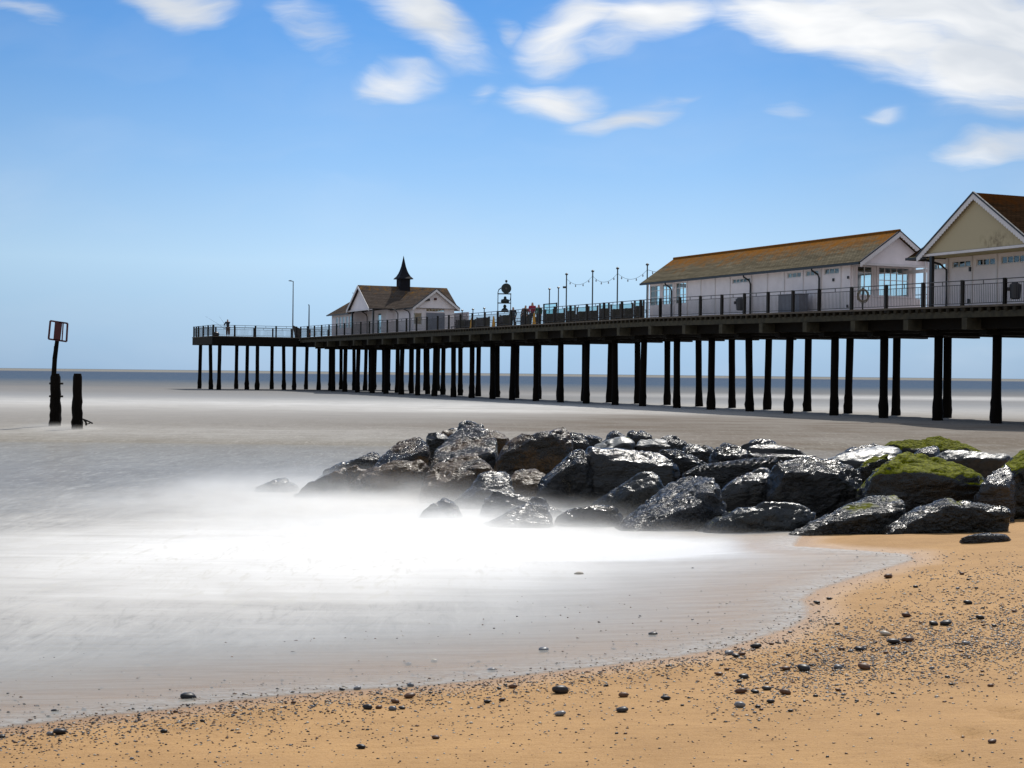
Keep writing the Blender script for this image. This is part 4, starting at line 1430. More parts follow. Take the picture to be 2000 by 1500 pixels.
# ------------------------------------------------------------------ people
def person(x, wq, label, top, bottom, lean=0.0, hair='hair', arms=((.2, -.08, .86), (-.2, -.08, .86)), h=1.68, group=None, s=None):
    if s is None:
        q, pm = deck_at(x, wq)
    else:
        q = P(s, wq, 5.46)
    o = thing('person', q, label, 'person', group)
    k = h / 1.7

    def skin(name, pts, edges, radii, mt, par=o):
        me = bpy.data.meshes.new(name)
        me.from_pydata([tuple(Vector(p_) * k + Vector((lean * max(0, p_[2] - .9) * .6, 0, 0))) for p_ in pts], edges, [])
        ob = bpy.data.objects.new(name, me)
        col.objects.link(ob)
        mo = ob.modifiers.new('skin', 'SKIN')
        for i, v in enumerate(me.skin_vertices[0].data):
            v.radius = (radii[i] * k, radii[i] * k)
        me.skin_vertices[0].data[0].use_root = True
        su = ob.modifiers.new('sub', 'SUBSURF')
        su.levels = su.render_levels = 2
        dg = bpy.context.evaluated_depsgraph_get()
        m2 = bpy.data.meshes.new_from_object(ob.evaluated_get(dg))
        ob.modifiers.clear()
        ob.data = m2
        m2.materials.clear()
        m2.materials.append(mt)
        m2.shade_smooth()
        ob.parent = par
        return ob
    (ax, ay_, az), (bx_, by_, bz_) = arms
    body = skin('body', [(0, 0, .92), (0, 0, 1.15), (0, 0, 1.4), (0, 0, 1.5), (0, -.01, 1.58), (0, -.02, 1.68),
                         (.1, 0, .88), (.11, .01, .48), (.11, .02, .08), (.11, -.12, .04),
                         (-.1, 0, .88), (-.11, .01, .48), (-.11, .02, .08), (-.11, -.12, .04),
                         (.18, 0, 1.42), (ax + .04, ay_ * .4, 1.17), (ax, ay_ - .08, az), (ax, ay_ - .16, az - .03),
                         (-.18, 0, 1.42), (bx_ - .04, by_ * .4, 1.17), (bx_, by_ - .08, bz_), (bx_, by_ - .16, bz_ - .03)],
                [(0, 1), (1, 2), (2, 3), (3, 4), (4, 5), (0, 6), (6, 7), (7, 8), (8, 9), (0, 10), (10, 11), (11, 12), (12, 13), (2, 14), (14, 15), (15, 16), (16, 17), (2, 18), (18, 19), (19, 20), (20, 21)],
                [.12, .11, .12, .055, .095, .07, .085, .06, .045, .035, .085, .06, .045, .035, .06, .045, .033, .025, .06, .045, .033, .025], M['skin'])
    skin('shirt', [(0, 0, .9), (0, 0, 1.15), (0, 0, 1.42), (.19, 0, 1.42), (ax + .04, ay_ * .4, 1.17), (ax, ay_ - .04, az + .07), (-.19, 0, 1.42), (bx_ - .04, by_ * .4, 1.17), (bx_, by_ - .04, bz_ + .07)],
         [(0, 1), (1, 2), (2, 3), (3, 4), (4, 5), (2, 6), (6, 7), (7, 8)], [.17, .165, .165, .085, .07, .055, .085, .07, .055], M[top])
    skin('trousers', [(0, 0, .95), (.1, 0, .86), (.11, .01, .48), (.11, .02, .12), (-.1, 0, .86), (-.11, .01, .48), (-.11, .02, .12)],
         [(0, 1), (1, 2), (2, 3), (0, 4), (4, 5), (5, 6)], [.165, .125, .1, .085, .125, .1, .085], M[bottom])
    skin('hair', [(0, .02, 1.63), (0, .015, 1.71)], [(0, 1)], [.085, .075], M[hair])
    return o


person(1038.5, 2.0, 'person in a crimson jacket standing among the benches', 'cloth_red', 'cloth_dark', arms=((.17, -.2, 1.0), (-.2, -.1, .88)), h=1.72)
person(1051, 2.2, 'person in a green top right of the one in red', 'cloth_green', 'cloth_dark', h=1.55)
person(1022.5, 2.4, 'person in brown bending left of the one in red', 'cloth_brown', 'cloth_dark', lean=.25, h=1.6)
person(1001, 3.4, 'person in dark clothes right of the round metal sculpture', 'cloth_dark', 'cloth_dark', h=1.65)
# angler on the head
def head_pt(x, wq):
    s = s_of(x, wq)
    return s


sa = (S_END + .9)
wa = w_of(444.5, sa + .3)
ang_p = person(0, wa, 'angler in dark clothes standing at the pier head railing', 'cloth_dark', 'cloth_brown', lean=-.1, arms=((-.1, -.25, 1.15), (-.3, -.2, 1.1)), h=1.72, s=sa + .3)
q = ang_p.location
for (dx, dz, xx, lb) in ((-1.9, 1.3, -.6, 'left of two thin fishing rods slanting over the pier head railing'), (-.75, 1.35, -.35, 'right of two thin fishing rods beside the angler')):
    a = q + Vector((xx + .35, -.5, .75))
    c = a + Vector((dx, -.4, dz * .95))
    o = thing('fishing_rod', a, lb, 'fishing rod', 'fishing rods')
    MB().tube([a, a.lerp(c, .5) + Vector((0, 0, .06)), c], [.014, .009, .004], 5).build('rod', M['bars'], o)
    MB().cyl(a + Vector((-.05, -.04, .03)), a + Vector((-.05, .04, .03)), .04, n=8).build('reel', M['black'], o)
q = P(S_END + .8, w_of(421, S_END + .8), 5.46)
o = thing('tackle_bag', q, 'black bag on the deck at the corner of the pier head', 'bag')
MB().lathe(q, [(.28, 0), (.36, .1), (.34, .28), (.2, .4), (.08, .44)], 9).build('sack', M['black'], o, smooth=True)
MB().tube([q + Vector((-.12, 0, .4)), q + Vector((-.06, 0, .52)), q + Vector((.06, 0, .52)), q + Vector((.12, 0, .4))], .018, 5).build('handle', M['black'], o)
q = P(S_END + .9, w_of(580, S_END + .9), 5.46)
o = thing('cloth_screen', q, 'dark slanting board leaning at the corner where head and pier meet', 'board')
MB().hexa([q + Vector(v) for v in ((-.25, 0, 0), (.4, 0, 0), (.4, .06, 0), (-.25, .06, 0), (-.5, 0, 1.3), (.4, 0, .9), (.4, .06, .9), (-.5, .06, 1.3))]).build('panel', M['darkwood'], o)
MB().cyl(q + Vector((.3, .3, 0)), q + Vector((.1, .06, .9)), .03, n=6).build('prop', M['darkwood'], o)

# ------------------------------------------------------------------ old posts in the sea on the left
def sea_post(x, ytop, ybase, wpx, label, seed, lean=(0, 0)):
    b0 = at_z(x, ybase, 0)
    D = b0.y
    t0 = at(x, ytop, D)
    r = wpx / 2 * D / FP
    rnd = random.Random(seed)
    n = 12
    o = thing('sea_post', b0, label, 'post', 'old timber posts standing in the sea')
    hs = [-1.0, -.05, .1, .25, .4, .55, .7, .9, 1.1, 1.3, t0.z - .12, t0.z - .02, t0.z]
    vs, fs = [], []
    for k, hh in enumerate(hs):
        rough = .03 if hh < 1.2 else .008
        for i in range(n):
            tt = 2 * math.pi * i / n
            rr = r * (1 + (.12 if hh < .6 else (.04 if hh < 1.1 else -.03))) + rnd.uniform(-rough, rough)
            if hh > t0.z - .1:
                rr *= .8
            vs.append((b0.x + rr * math.cos(tt), b0.y + rr * math.sin(tt), hh))
    for k in range(len(hs) - 1):
        for i in range(n):
            fs.append((k * n + i, k * n + (i + 1) % n, (k + 1) * n + (i + 1) % n, (k + 1) * n + i))
    fs.append(tuple(range((len(hs) - 1) * n, len(hs) * n)))
    MB().add(vs, fs).build('timber', M['pile'], o, smooth=True)
    return o, b0, t0, r


o1, b0, t0, r0 = sea_post(107.5, 729.5, 833, 20, 'thicker weathered post carrying the leaning red marker', 5)
for y in (749, 774):
    z = at(108, y, b0.y).z
    MB().cyl((b0.x - r0 - .03, b0.y, z), (b0.x + r0 + .09, b0.y, z), .035, n=8).build('bolt', M['post'], o1)
o2, b2, t2, r2 = sea_post(150.5, 729.5, 839, 18.5, 'shorter plain post with a broken bracket at the water, right of the marker post', 6)
br_ = MB()
z = at(160, 818, b2.y)
e_ = at(181, 827, b2.y)
br_.tube([z, z.lerp(e_, .5) + Vector((0, 0, .01)), e_], .028, 6)
br_.tube([z.lerp(e_, .35), z.lerp(e_, .4) - Vector((0, 0, .16))], .03, 6)
br_.tube([z.lerp(e_, .1), z.lerp(e_, .5) - Vector((0, 0, .1)), z.lerp(e_, .75) - Vector((0, 0, .03))], .02, 6)
br_.build('bracket', M['post'], o2)
mk = thing('channel_marker', at(106.5, 735, b0.y - .1), 'leaning dark pole topped with a red open box topmark', 'marker')
D = b0.y - .25
MB().tube([at(104.8, 738, D + .2), at(107, 700, D), at(112, 662, D)], [.085, .085, .07], 8).build('mast', M['pile'], mk)
MB().cyl(at(106, 703, D - .08), at(107.5, 676, D - .08), .04, n=6).build('clamp', M['pile'], mk)


def quadp(pts, thick=.05):
    """flat bar between image points on the marker's plane, with real thickness"""
    return [at(x, y, D) for x, y in pts]


tp = MB()
C0, C1, C2, C3 = (98, 626.5), (131.5, 631.5), (129.5, 667), (94.5, 662)
def bar2(a, c, wd):
    a3, c3 = at(*a, D - .1), at(*c, D - .1)
    d = (c3 - a3).normalized()
    nrm = Vector((-d.z, 0, d.x)) * wd / 2
    tp.prism([a3 - nrm, c3 - nrm, c3 + nrm, a3 + nrm], (0, .05, 0))
def lp(a, b_, t_): return (a[0] + (b_[0] - a[0]) * t_, a[1] + (b_[1] - a[1]) * t_)
for a, c in ((C0, C1), (C1, C2), (C2, C3), (C3, C0)):
    bar2(a, c, .055)
bar2(lp(C0, C1, .3), lp(C3, C2, .3), .03)
bar2(lp(C0, C1, .75), lp(C3, C2, .75), .03)
tp.build('topmark', M['red'], mk)
tp = MB()
bar2(lp(C0, C1, .52), lp(C3, C2, .48), .2)
tp.build('topmark_board', M['red'], mk)

# ------------------------------------------------------------------ the rock groyne
def rock(name, label, D, outline, matl, crease=None, seed=0, amp=1.0, group='boulders of the groyne', rib=None, back=.8, vox=.032):
    xs_ = [p_[0] for p_ in outline]
    ys_ = [p_[1] for p_ in outline]
    x0, x1, y0, y1 = min(xs_), max(xs_), min(ys_), max(ys_)
    if crease is None:
        yc = y0 + (y1 - y0) * .42
        crease = [(x0 + (x1 - x0) * .25, yc + 4), (x0 + (x1 - x0) * .55, yc - 2), (x0 + (x1 - x0) * .8, yc + 5)]
    cx_ = sorted(crease)
    fxs, fys = [c[0] for c in cx_], [c[1] for c in cx_]
    pts = [at(x, y, D) for x, y in crease]
    kpx = D / FP
    wid = (x1 - x0) * kpx
    for (x, y) in outline:
        yc = float(np.interp(x, fxs, fys))
        if y < yc:                     # on the sloping top face: further back the higher it shows
            p_ = at(x, y, D + 1.7 * (yc - y) * kpx)
            pts.append(p_)
            pts.append(p_ + Vector((0, .35 * wid * back, -.30 * wid)))
        else:
            p_ = at(x, y, D + .10 * (y - yc) * kpx + .06)
            pts.append(p_)
            pts.append(p_ + Vector((0, .7 * wid * back, -.05)))
            pts.append(p_ + Vector((0, .12, -.45)))
    # centre back
    pts.append(at((x0 + x1) / 2, y1, D + wid * back))
    bm = bmesh.new()
    for p_ in pts:
        bm.verts.new(p_)
    res = bmesh.ops.convex_hull(bm, input=bm.verts)
    junk = [g_ for g_ in res['geom_interior'] if isinstance(g_, bmesh.types.BMVert)] + [g_ for g_ in res['geom_unused'] if isinstance(g_, bmesh.types.BMVert)]
    bmesh.ops.delete(bm, geom=list(set(junk)), context='VERTS')
    bmesh.ops.recalc_face_normals(bm, faces=bm.faces)
    rr_ = random.Random(seed * 7 + 1)
    ctr = sum((v.co for v in bm.verts), Vector()) / len(bm.verts)
    for _ in range(10 if amp > .8 else 3):            # broken corners: flat cuts a little below the surface
        dv = Vector((rr_.uniform(-1, 1), rr_.uniform(-1.1, .3), rr_.uniform(-.2, 1))).normalized()
        far = max((v.co - ctr).dot(dv) for v in bm.verts)
        cut = far - rr_.uniform(.02, .075) * min(1.3, wid)
        gg = bm.verts[:] + bm.edges[:] + bm.faces[:]
        rs = bmesh.ops.bisect_plane(bm, geom=gg, plane_co=ctr + dv * cut, plane_no=dv, clear_outer=True)
        ce = [g_ for g_ in rs['geom_cut'] if isinstance(g_, bmesh.types.BMEdge)]
        if ce:
            bmesh.ops.holes_fill(bm, edges=ce)
    bmesh.ops.recalc_face_normals(bm, faces=bm.faces)
    me = bpy.data.meshes.new(name)
    bm.to_mesh(me)
    bm.free()
    o = bpy.data.objects.new(name, me)
    col.objects.link(o)
    md_ = o.modifiers.new('remesh', 'REMESH')
    md_.mode = 'VOXEL'
    md_.voxel_size = vox
    dg = bpy.context.evaluated_depsgraph_get()
    m2 = bpy.data.meshes.new_from_object(o.evaluated_get(dg))
    o.modifiers.clear()
    o.data = m2
    base = sum((v for v in pts), Vector()) / len(pts)
    base.z = min(0, base.z)
    so = Vector((seed * 3.17, seed * 1.31, seed * 2.07))
    m2.calc_loop_triangles()
    nv = len(m2.vertices)
    nrm_ = [v.normal.copy() for v in m2.vertices]
    gz = rib
    for i, v in enumerate(m2.vertices):
        c = v.co
        q_ = c + so
        # broad facets, then splintered ledges, then grain
        f = (mn.noise(q_ * 1.7)) * .014
        for sc_, am_ in ((1.7, .12), (5.0, .09)):      # tilted chips, each Voronoi cell a small broken plane
            wq_ = q_ * sc_ + Vector((mn.noise(q_ * 4), mn.noise(q_ * 4 + Vector((9, 0, 0))), 0)) * .25
            pc = mn.voronoi(wq_)[1][0]
            hv = mn.cell_vector(pc * 13.7) - Vector((.5, .5, .5))
            f += hv.dot(wq_ - pc) / sc_ * am_
        rd = 1 - abs(mn.noise(Vector((q_.x * 3.0, q_.y * 3.0, q_.z * 6.5)))) * 2
        f += -.035 * max(0, rd - .6) * 2
        f += mn.noise(Vector((q_.x * 8, q_.y * 8, q_.z * 15))) * .010 + mn.noise(q_ * 24.0) * .009
        f *= amp
        if gz and c.z > 0 and nrm_[i].z > .25:
            d_ = c.x * gz[0] + c.y * gz[1]
            f = f * .3 - .05 * max(0, math.sin(d_ * 2 * math.pi / gz[2])) ** .5
        v.co = c + nrm_[i] * f - base
    m2.materials.clear()
    m2.materials.append(M[matl])
    m2.shade_smooth()
    o.location = base
    tag(o, label, 'rock', group)
    return o


RK = [
 # depth, outline, material, crease, label
 (25.2, [(497, 952), (530, 936), (555, 926), (568, 936), (577, 950), (575, 968), (500, 968)], 'rk_grey', None, 'lone low rock in the mist, leftmost of the groyne'),
 (24.2, [(572, 968), (600, 945), (640, 918), (682, 896), (702, 903), (722, 914), (720, 950), (700, 985), (575, 985)], 'rk_brown', [(640, 925), (690, 908), (715, 930)], 'dark pointed rock right of the lone leftmost one'),
 (26.6, [(612, 930), (660, 903), (690, 893), (712, 877), (733, 879), (742, 895), (730, 930), (630, 945)], 'rk_grey', [(690, 900), (725, 893)], 'small grey rock peeping above the dark pointed one at left'),
 (26.0, [(715, 925), (745, 890), (778, 862), (800, 862), (826, 851), (835, 862), (840, 900), (838, 925), (760, 930)], 'rk_blue', [(735, 915), (800, 893), (834, 878)], 'slab with a smooth blue sky-reflecting top and brown crust, left end'),
 (24.0, [(672, 975), (690, 935), (715, 912), (770, 899), (830, 903), (845, 930), (840, 975), (825, 990), (690, 990)], 'rk_brown', [(700, 935), (770, 918), (830, 925)], 'crusty brown rock below the blue-topped slab'),
 (27.2, [(829, 850), (833, 841), (850, 842), (880, 848), (872, 875), (850, 905), (835, 900)], 'rk_black', [(838, 856), (870, 858)], 'narrow black rock wedged left of the great blue slab'),
 (28.4, [(852, 845), (893, 831), (912, 838), (890, 860), (860, 862)], 'rk_brown', None, 'brown sliver behind the top of the great blue slab'),
 (28.2, [(890, 834), (900, 821), (925, 825), (948, 829), (944, 850), (900, 850)], 'rk_black', None, 'small black rock crowning the great blue slab'),
 (25.8, [(838, 915), (850, 880), (880, 848), (908, 828), (938, 828), (960, 845), (976, 872), (978, 895), (940, 915), (850, 925)], 'rk_blue', [(845, 912), (880, 903), (955, 885), (974, 884)], 'great upright slab with blue glints, left peak of the groyne'),
 (27.0, [(945, 845), (958, 836), (985, 843), (994, 855), (985, 885), (960, 885)], 'rk_brown', None, 'brown rock leaning against the right side of the great blue slab'),
 (23.4, [(820, 960), (830, 925), (850, 905), (900, 888), (942, 885), (978, 905), (975, 945), (950, 990), (825, 998)], 'rk_brown', [(828, 948), (880, 950), (930, 940), (968, 915)], 'brown rock with a white glittering lip under the great blue slab'),
 (22.4, [(870, 1000), (900, 962), (940, 926), (975, 911), (992, 922), (1004, 950), (1000, 985), (960, 1005), (880, 1015)], 'rk_grey', [(905, 975), (935, 958), (968, 958), (1000, 965)], 'grey slanting rock in the mist left of the centre'),
 (21.0, [(798, 1030), (830, 995), (868, 966), (884, 974), (902, 1000), (920, 1035)], 'rk_grey', [(855, 1005), (878, 985), (885, 1010)], 'pointed grey rock standing out of the white foam at left'),
 (21.2, [(936, 1015), (950, 965), (964, 956), (1010, 965), (1060, 972), (1100, 990), (1112, 1015), (1060, 1035), (945, 1035)], 'rk_grey', [(955, 975), (1010, 983), (1070, 988), (1100, 1003)], 'long low grey rock just above the foam at the centre'),
 (19.9, [(918, 1045), (945, 1020), (975, 1015), (1010, 990), (1040, 977), (1068, 986), (1084, 1015), (1090, 1048), (1000, 1058), (925, 1058)], 'rk_grey', [(950, 1030), (1000, 1020), (1040, 1015), (1075, 1018)], 'glistening rock half drowned in white foam, centre front'),
 (25.2, [(965, 915), (975, 885), (990, 862), (1030, 836), (1085, 827), (1106, 834), (1117, 855), (1122, 890), (1100, 925), (1000, 935)], 'rk_brown', [(980, 892), (1030, 865), (1090, 850), (1112, 872)], 'big dark brown boulder at the top of the groyne, centre left'),
 (23.4, [(992, 940), (1005, 918), (1030, 912), (1065, 915), (1080, 925), (1075, 965), (1045, 985), (1000, 975)], 'rk_brown', None, 'rough brown rock low between two big boulders'),
 (22.8, [(1042, 985), (1062, 930), (1100, 885), (1136, 872), (1152, 880), (1160, 930), (1155, 990), (1100, 1000)], 'rk_black', [(1048, 972), (1090, 925), (1128, 905), (1150, 905)], 'steep black boulder with a pale left edge, centre'),
 (22.9, [(1130, 905), (1135, 882), (1165, 876), (1280, 874), (1312, 890), (1330, 915), (1320, 945), (1260, 975), (1180, 995), (1140, 985)], 'rk_black', [(1140, 898), (1165, 915), (1190, 923), (1270, 920), (1325, 918)], 'boulder with a broad flat top blazing white in the sun'),
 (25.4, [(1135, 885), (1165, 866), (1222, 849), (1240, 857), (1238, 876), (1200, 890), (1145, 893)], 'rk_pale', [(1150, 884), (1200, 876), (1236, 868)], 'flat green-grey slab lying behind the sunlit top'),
 (27.2, [(1178, 865), (1190, 845), (1200, 835), (1222, 846), (1230, 870), (1190, 875)], 'rk_grey', None, 'small peaked grey rock left of the top centre'),
 (27.8, [(1222, 845), (1235, 839), (1255, 841), (1277, 851), (1268, 868), (1230, 870)], 'rk_black', None, 'small black rock right of the peaked grey one'),
 (27.0, [(1108, 850), (1116, 843), (1140, 848), (1152, 864), (1145, 888), (1115, 890)], 'rk_black', None, 'small glinting black rock right of the big brown boulder'),
 (27.9, [(1138, 850), (1150, 847), (1176, 851), (1186, 862), (1170, 875), (1145, 875)], 'rk_black', None, 'low black rock on the skyline of the groyne between brown boulder and grey peak'),
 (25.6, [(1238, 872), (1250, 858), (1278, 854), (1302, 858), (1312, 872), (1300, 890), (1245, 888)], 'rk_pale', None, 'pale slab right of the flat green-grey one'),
 (26.6, [(1280, 858), (1296, 849), (1318, 848), (1347, 863), (1345, 885), (1300, 888)], 'rk_grey', None, 'rounded mottled rock at the back, right of centre'),
 (24.2, [(1270, 885), (1292, 876), (1312, 871), (1350, 888), (1393, 904), (1388, 922), (1340, 930), (1310, 915)], 'rk_black', [(1300, 886), (1340, 900), (1385, 910)], 'long wet rock sloping right behind the sunlit top'),
 (25.8, [(1328, 890), (1338, 870), (1350, 864), (1388, 868), (1400, 880), (1395, 905), (1345, 905)], 'rk_black', None, 'black rock in shadow left of the notched one'),
 (24.9, [(1384, 905), (1392, 872), (1408, 861), (1440, 866), (1462, 880), (1468, 905), (1430, 925), (1395, 920)], 'rk_black', None, 'black notched boulder left of the ribbed slabs'),
 (26.4, [(1440, 878), (1460, 864), (1482, 855), (1518, 857), (1524, 868), (1510, 885), (1450, 888)], 'rk_black', None, 'small flat-topped rock on the skyline behind the ribbed slab'),
 (22.9, [(1343, 925), (1362, 908), (1450, 897), (1512, 889), (1530, 900), (1505, 935), (1440, 950), (1365, 940)], 'rk_black', [(1350, 918), (1400, 925), (1450, 928), (1515, 905)], 'slab with diagonal ribs across its wet top'),
 (24.4, [(1458, 890), (1464, 870), (1510, 866), (1550, 874), (1590, 890), (1585, 910), (1520, 915), (1470, 910)], 'rk_black', [(1465, 892), (1520, 894), (1582, 893)], 'slab with level ribs, behind the diagonally ribbed one'),
 (21.4, [(1148, 995), (1180, 965), (1225, 932), (1255, 918), (1280, 920), (1300, 948), (1305, 985), (1260, 1010), (1165, 1012)], 'rk_mosst', [(1162, 988), (1215, 965), (1262, 940), (1290, 950)], 'diamond-shaped boulder below the sunlit flat top'),
 (20.1, [(1082, 1035), (1088, 1010), (1110, 995), (1150, 984), (1192, 982), (1215, 1008), (1232, 1035), (1200, 1052), (1090, 1052)], 'rk_black', [(1092, 1010), (1150, 993), (1200, 995)], 'smooth black rock low in the foam below the diamond-shaped one'),
 (19.4, [(1186, 1062), (1215, 1022), (1268, 988), (1300, 945), (1345, 928), (1400, 932), (1428, 950), (1425, 985), (1395, 1030), (1340, 1058), (1230, 1070)], 'rk_grey', [(1215, 1050), (1290, 1040), (1350, 1010), (1405, 965)], 'largest grey-blue boulder at the water edge, front centre'),
 (18.8, [(1335, 1070), (1362, 1040), (1400, 1006), (1440, 990), (1500, 977), (1560, 984), (1605, 1000), (1605, 1035), (1560, 1068), (1400, 1078)], 'rk_mosst', [(1370, 1050), (1425, 1015), (1500, 990), (1590, 1012)], 'rounded greenish boulder right of the largest grey-blue one'),
 (21.6, [(1392, 985), (1425, 940), (1470, 918), (1512, 905), (1540, 930), (1530, 975), (1470, 1000), (1400, 1005)], 'rk_black', [(1405, 965), (1450, 945), (1525, 940)], 'jagged black boulder under the ribbed slabs'),
 (21.2, [(1498, 960), (1515, 905), (1560, 890), (1640, 897), (1682, 914), (1698, 948), (1690, 985), (1640, 1005), (1540, 1005)], 'rk_black', [(1510, 925), (1570, 925), (1640, 928), (1688, 940)], 'great glittering black boulder right of the ribbed slabs'),
 (18.3, [(1522, 1072), (1542, 1044), (1580, 1020), (1640, 990), (1700, 967), (1748, 966), (1782, 982), (1780, 1005), (1735, 1050), (1640, 1070)], 'rk_mosst', [(1545, 1050), (1610, 1025), (1650, 1013), (1710, 1012), (1775, 990)], 'long wedge-shaped boulder resting on the sand, pale green top'),
 (17.9, [(1726, 1060), (1734, 1025), (1760, 1004), (1800, 985), (1845, 973), (1885, 977), (1922, 990), (1992, 997), (1980, 1012), (1900, 1045), (1820, 1062)], 'rk_mosst', [(1740, 1040), (1800, 1020), (1850, 990), (1930, 998), (1975, 1002)], 'dark boulder with a green crest resting on the sand at right'),
 (22.6, [(1622, 900), (1632, 889), (1675, 880), (1722, 869), (1765, 874), (1752, 905), (1712, 945), (1680, 940)], 'rk_pale', [(1632, 897), (1672, 915), (1700, 938), (1740, 905)], 'flat pale grey slab right of the great black boulder'),
 (24.4, [(1636, 890), (1655, 871), (1700, 864), (1725, 870), (1722, 890), (1660, 898)], 'rk_grey', None, 'thin grey rock on the skyline behind the pale slab'),
 (24.6, [(1708, 875), (1722, 862), (1765, 856), (1850, 854), (1895, 864), (1925, 882), (1915, 905), (1740, 905)], 'rk_moss', [(1730, 876), (1800, 878), (1900, 880)], 'long flat boulder covered in bright green weed, at the back'),
 (23.4, [(1780, 895), (1795, 876), (1828, 867), (1838, 876), (1836, 898), (1800, 908)], 'rk_grey', None, 'small grey rock in front of the green weed-covered boulder'),
 (21.6, [(1670, 918), (1700, 890), (1738, 881), (1742, 890), (1700, 915), (1690, 925)], 'rk_moss', [(1680, 914), (1712, 900), (1738, 888)], 'thin weed-edged slab lying on the pale grey one'),
 (20.3, [(1690, 985), (1698, 935), (1725, 912), (1735, 886), (1758, 875), (1800, 883), (1850, 898), (1932, 924), (1935, 955), (1915, 990), (1780, 1000)], 'rk_moss', [(1700, 940), (1730, 925), (1775, 935), (1830, 928), (1925, 935)], 'big boulder with green weed and a white glint on its top, right'),
 (22.9, [(1825, 905), (1838, 882), (1855, 876), (1910, 882), (1978, 888), (1965, 915), (1920, 940), (1850, 925)], 'rk_pale', [(1840, 892), (1890, 897), (1960, 898)], 'grey boulder behind the big weedy one at right'),
 (19.7, [(1910, 985), (1914, 945), (1935, 918), (1968, 905), (1985, 925), (1985, 985), (1960, 1000)], 'rk_grey', None, 'rough grey rock against the mossy boulder at the right edge'),
 (20.2, [(1950, 940), (1972, 895), (2000, 872), (2060, 868), (2110, 900), (2115, 990), (2050, 1005), (1960, 1000)], 'rk_moss', [(1965, 940), (2010, 915), (2070, 915)], 'mossy boulder cut by the right edge of the picture'),
]
for i, (D_, ol, mt_, cr_, lb) in enumerate(RK):
    rib = None
    if 'with diagonal ribs' in lb: rib = (.86, -.50, .105)
    if 'level ribs' in lb: rib = (.05, 1.0, .26)
    rock('boulder', lb, D_, ol, mt_, cr_, seed=i + 3, rib=rib, vox=.018 if rib else .032, amp=.55 if mt_ in ('rk_blue', 'rk_pale') or rib else (.75 if 'resting on the sand' in lb else 1.0))
rock('boulder', 'flat sliver of rock poking from the sand below the right end of the groyne', 17.0, [(1876, 1050), (1900, 1042), (1925, 1040), (1960, 1043), (1984, 1045), (1930, 1056), (1890, 1056)], 'rk_grey', None, seed=90, amp=.4)

# ------------------------------------------------------------------ mist of the surf round the rocks
m, t = mat('surf_mist')
pos = t.n('ShaderNodeNewGeometry').outputs['Position']
tcg = t.n('ShaderNodeTexCoord').outputs['Object']
sp3 = t.n('ShaderNodeSeparateXYZ', {0: tcg})
hgt = sp3.outputs[2]
dens = None
for (px, py_, rx, ry, hh, dd) in ((880, 1045, 1.8, 1.8, .12, 1.7), (1180, 1062, 1.5, .9, .07, 2.2), (660, 990, 2.2, 2.3, .14, 1.3), (545, 962, 1.5, 1.8, .15, 1.2), (830, 978, 1.3, 1.9, .14, 1.6), (1010, 1015, 1.2, 1.2, .09, 2.0), (1350, 1072, 1.4, .6, .05, 3), (400, 985, 2.6, 2.6, .10, .35)):
    c = at_z(px, py_, 0)
    md = t.mapping(tcg, loc=(c.x, c.y, 0), scale=(rx, ry, 1e6), kind='TEXTURE')
    ln = t.n('ShaderNodeVectorMath', {0: md}, operation='LENGTH').outputs['Value']
    g = t.math('POWER', 2.718, t.math('MULTIPLY', t.math('MULTIPLY', ln, ln), -1.0))
    hz_ = t.math('POWER', 2.718, t.math('DIVIDE', hgt, -hh))
    term = t.math('MULTIPLY', t.math('MULTIPLY', g, hz_), dd)
    dens = term if dens is None else t.math('ADD', dens, term)
nz = t.noise(t.mapping(tcg, scale=(.9, 1.6, 3)), 1.0, 3)
nz2 = t.noise(t.mapping(tcg, scale=(3, 3, 2)), 1.0, 3)
dens = t.math('MULTIPLY', dens, t.math('MULTIPLY', t.mr(nz, .3, .7, .15, 1.85), t.mr(nz2, .3, .7, .6, 1.4)))
dens = t.math('MULTIPLY', dens, t.mr(hgt, .75, .55, 0, 1))
dens = t.math('MAXIMUM', t.math('SUBTRACT', dens, .03), 0)
pv = t.n('ShaderNodeVolumePrincipled', {'Color': (1.0, .99, .965, 1), 'Density': dens, 'Anisotropy': .6})
t.n('ShaderNodeOutputMaterial', {'Volume': pv.outputs[0]})
m0 = m
m, t = mat('post_mist')
tcg = t.n('ShaderNodeTexCoord').outputs['Object']
hg_ = t.n('ShaderNodeSeparateXYZ', {0: tcg}).outputs[2]
dn = None
for c in (b0, b2):
    md = t.mapping(tcg, loc=(c.x, c.y - .6, 0), scale=(.8, 1.3, 1e6), kind='TEXTURE')
    ln = t.n('ShaderNodeVectorMath', {0: md}, operation='LENGTH').outputs['Value']
    g = t.math('MULTIPLY', t.math('POWER', 2.718, t.math('MULTIPLY', t.math('MULTIPLY', ln, ln), -1.0)), t.math('MULTIPLY', t.math('POWER', 2.718, t.math('DIVIDE', hg_, -.06)), 1.6))
    dn = g if dn is None else t.math('ADD', dn, g)
dn = t.math('MAXIMUM', t.math('SUBTRACT', dn, .04), 0)
pv = t.n('ShaderNodeVolumePrincipled', {'Color': (.8, .77, .72, 1), 'Density': dn, 'Anisotropy': .3})
t.n('ShaderNodeOutputMaterial', {'Volume': pv.outputs[0]})
tag(MB().box(min(b0.x, b2.x) - 2.2, max(b0.x, b2.x) + 2.2, min(b0.y, b2.y) - 4, max(b0.y, b2.y) + 2.5, -.1, .6).build('post_mist', m), kind='stuff')
m = m0
mist = MB().box(-9.5, 5.0, 15.0, 28.5, -.12, .8).build('surf_mist', m)
tag(mist, kind='stuff')

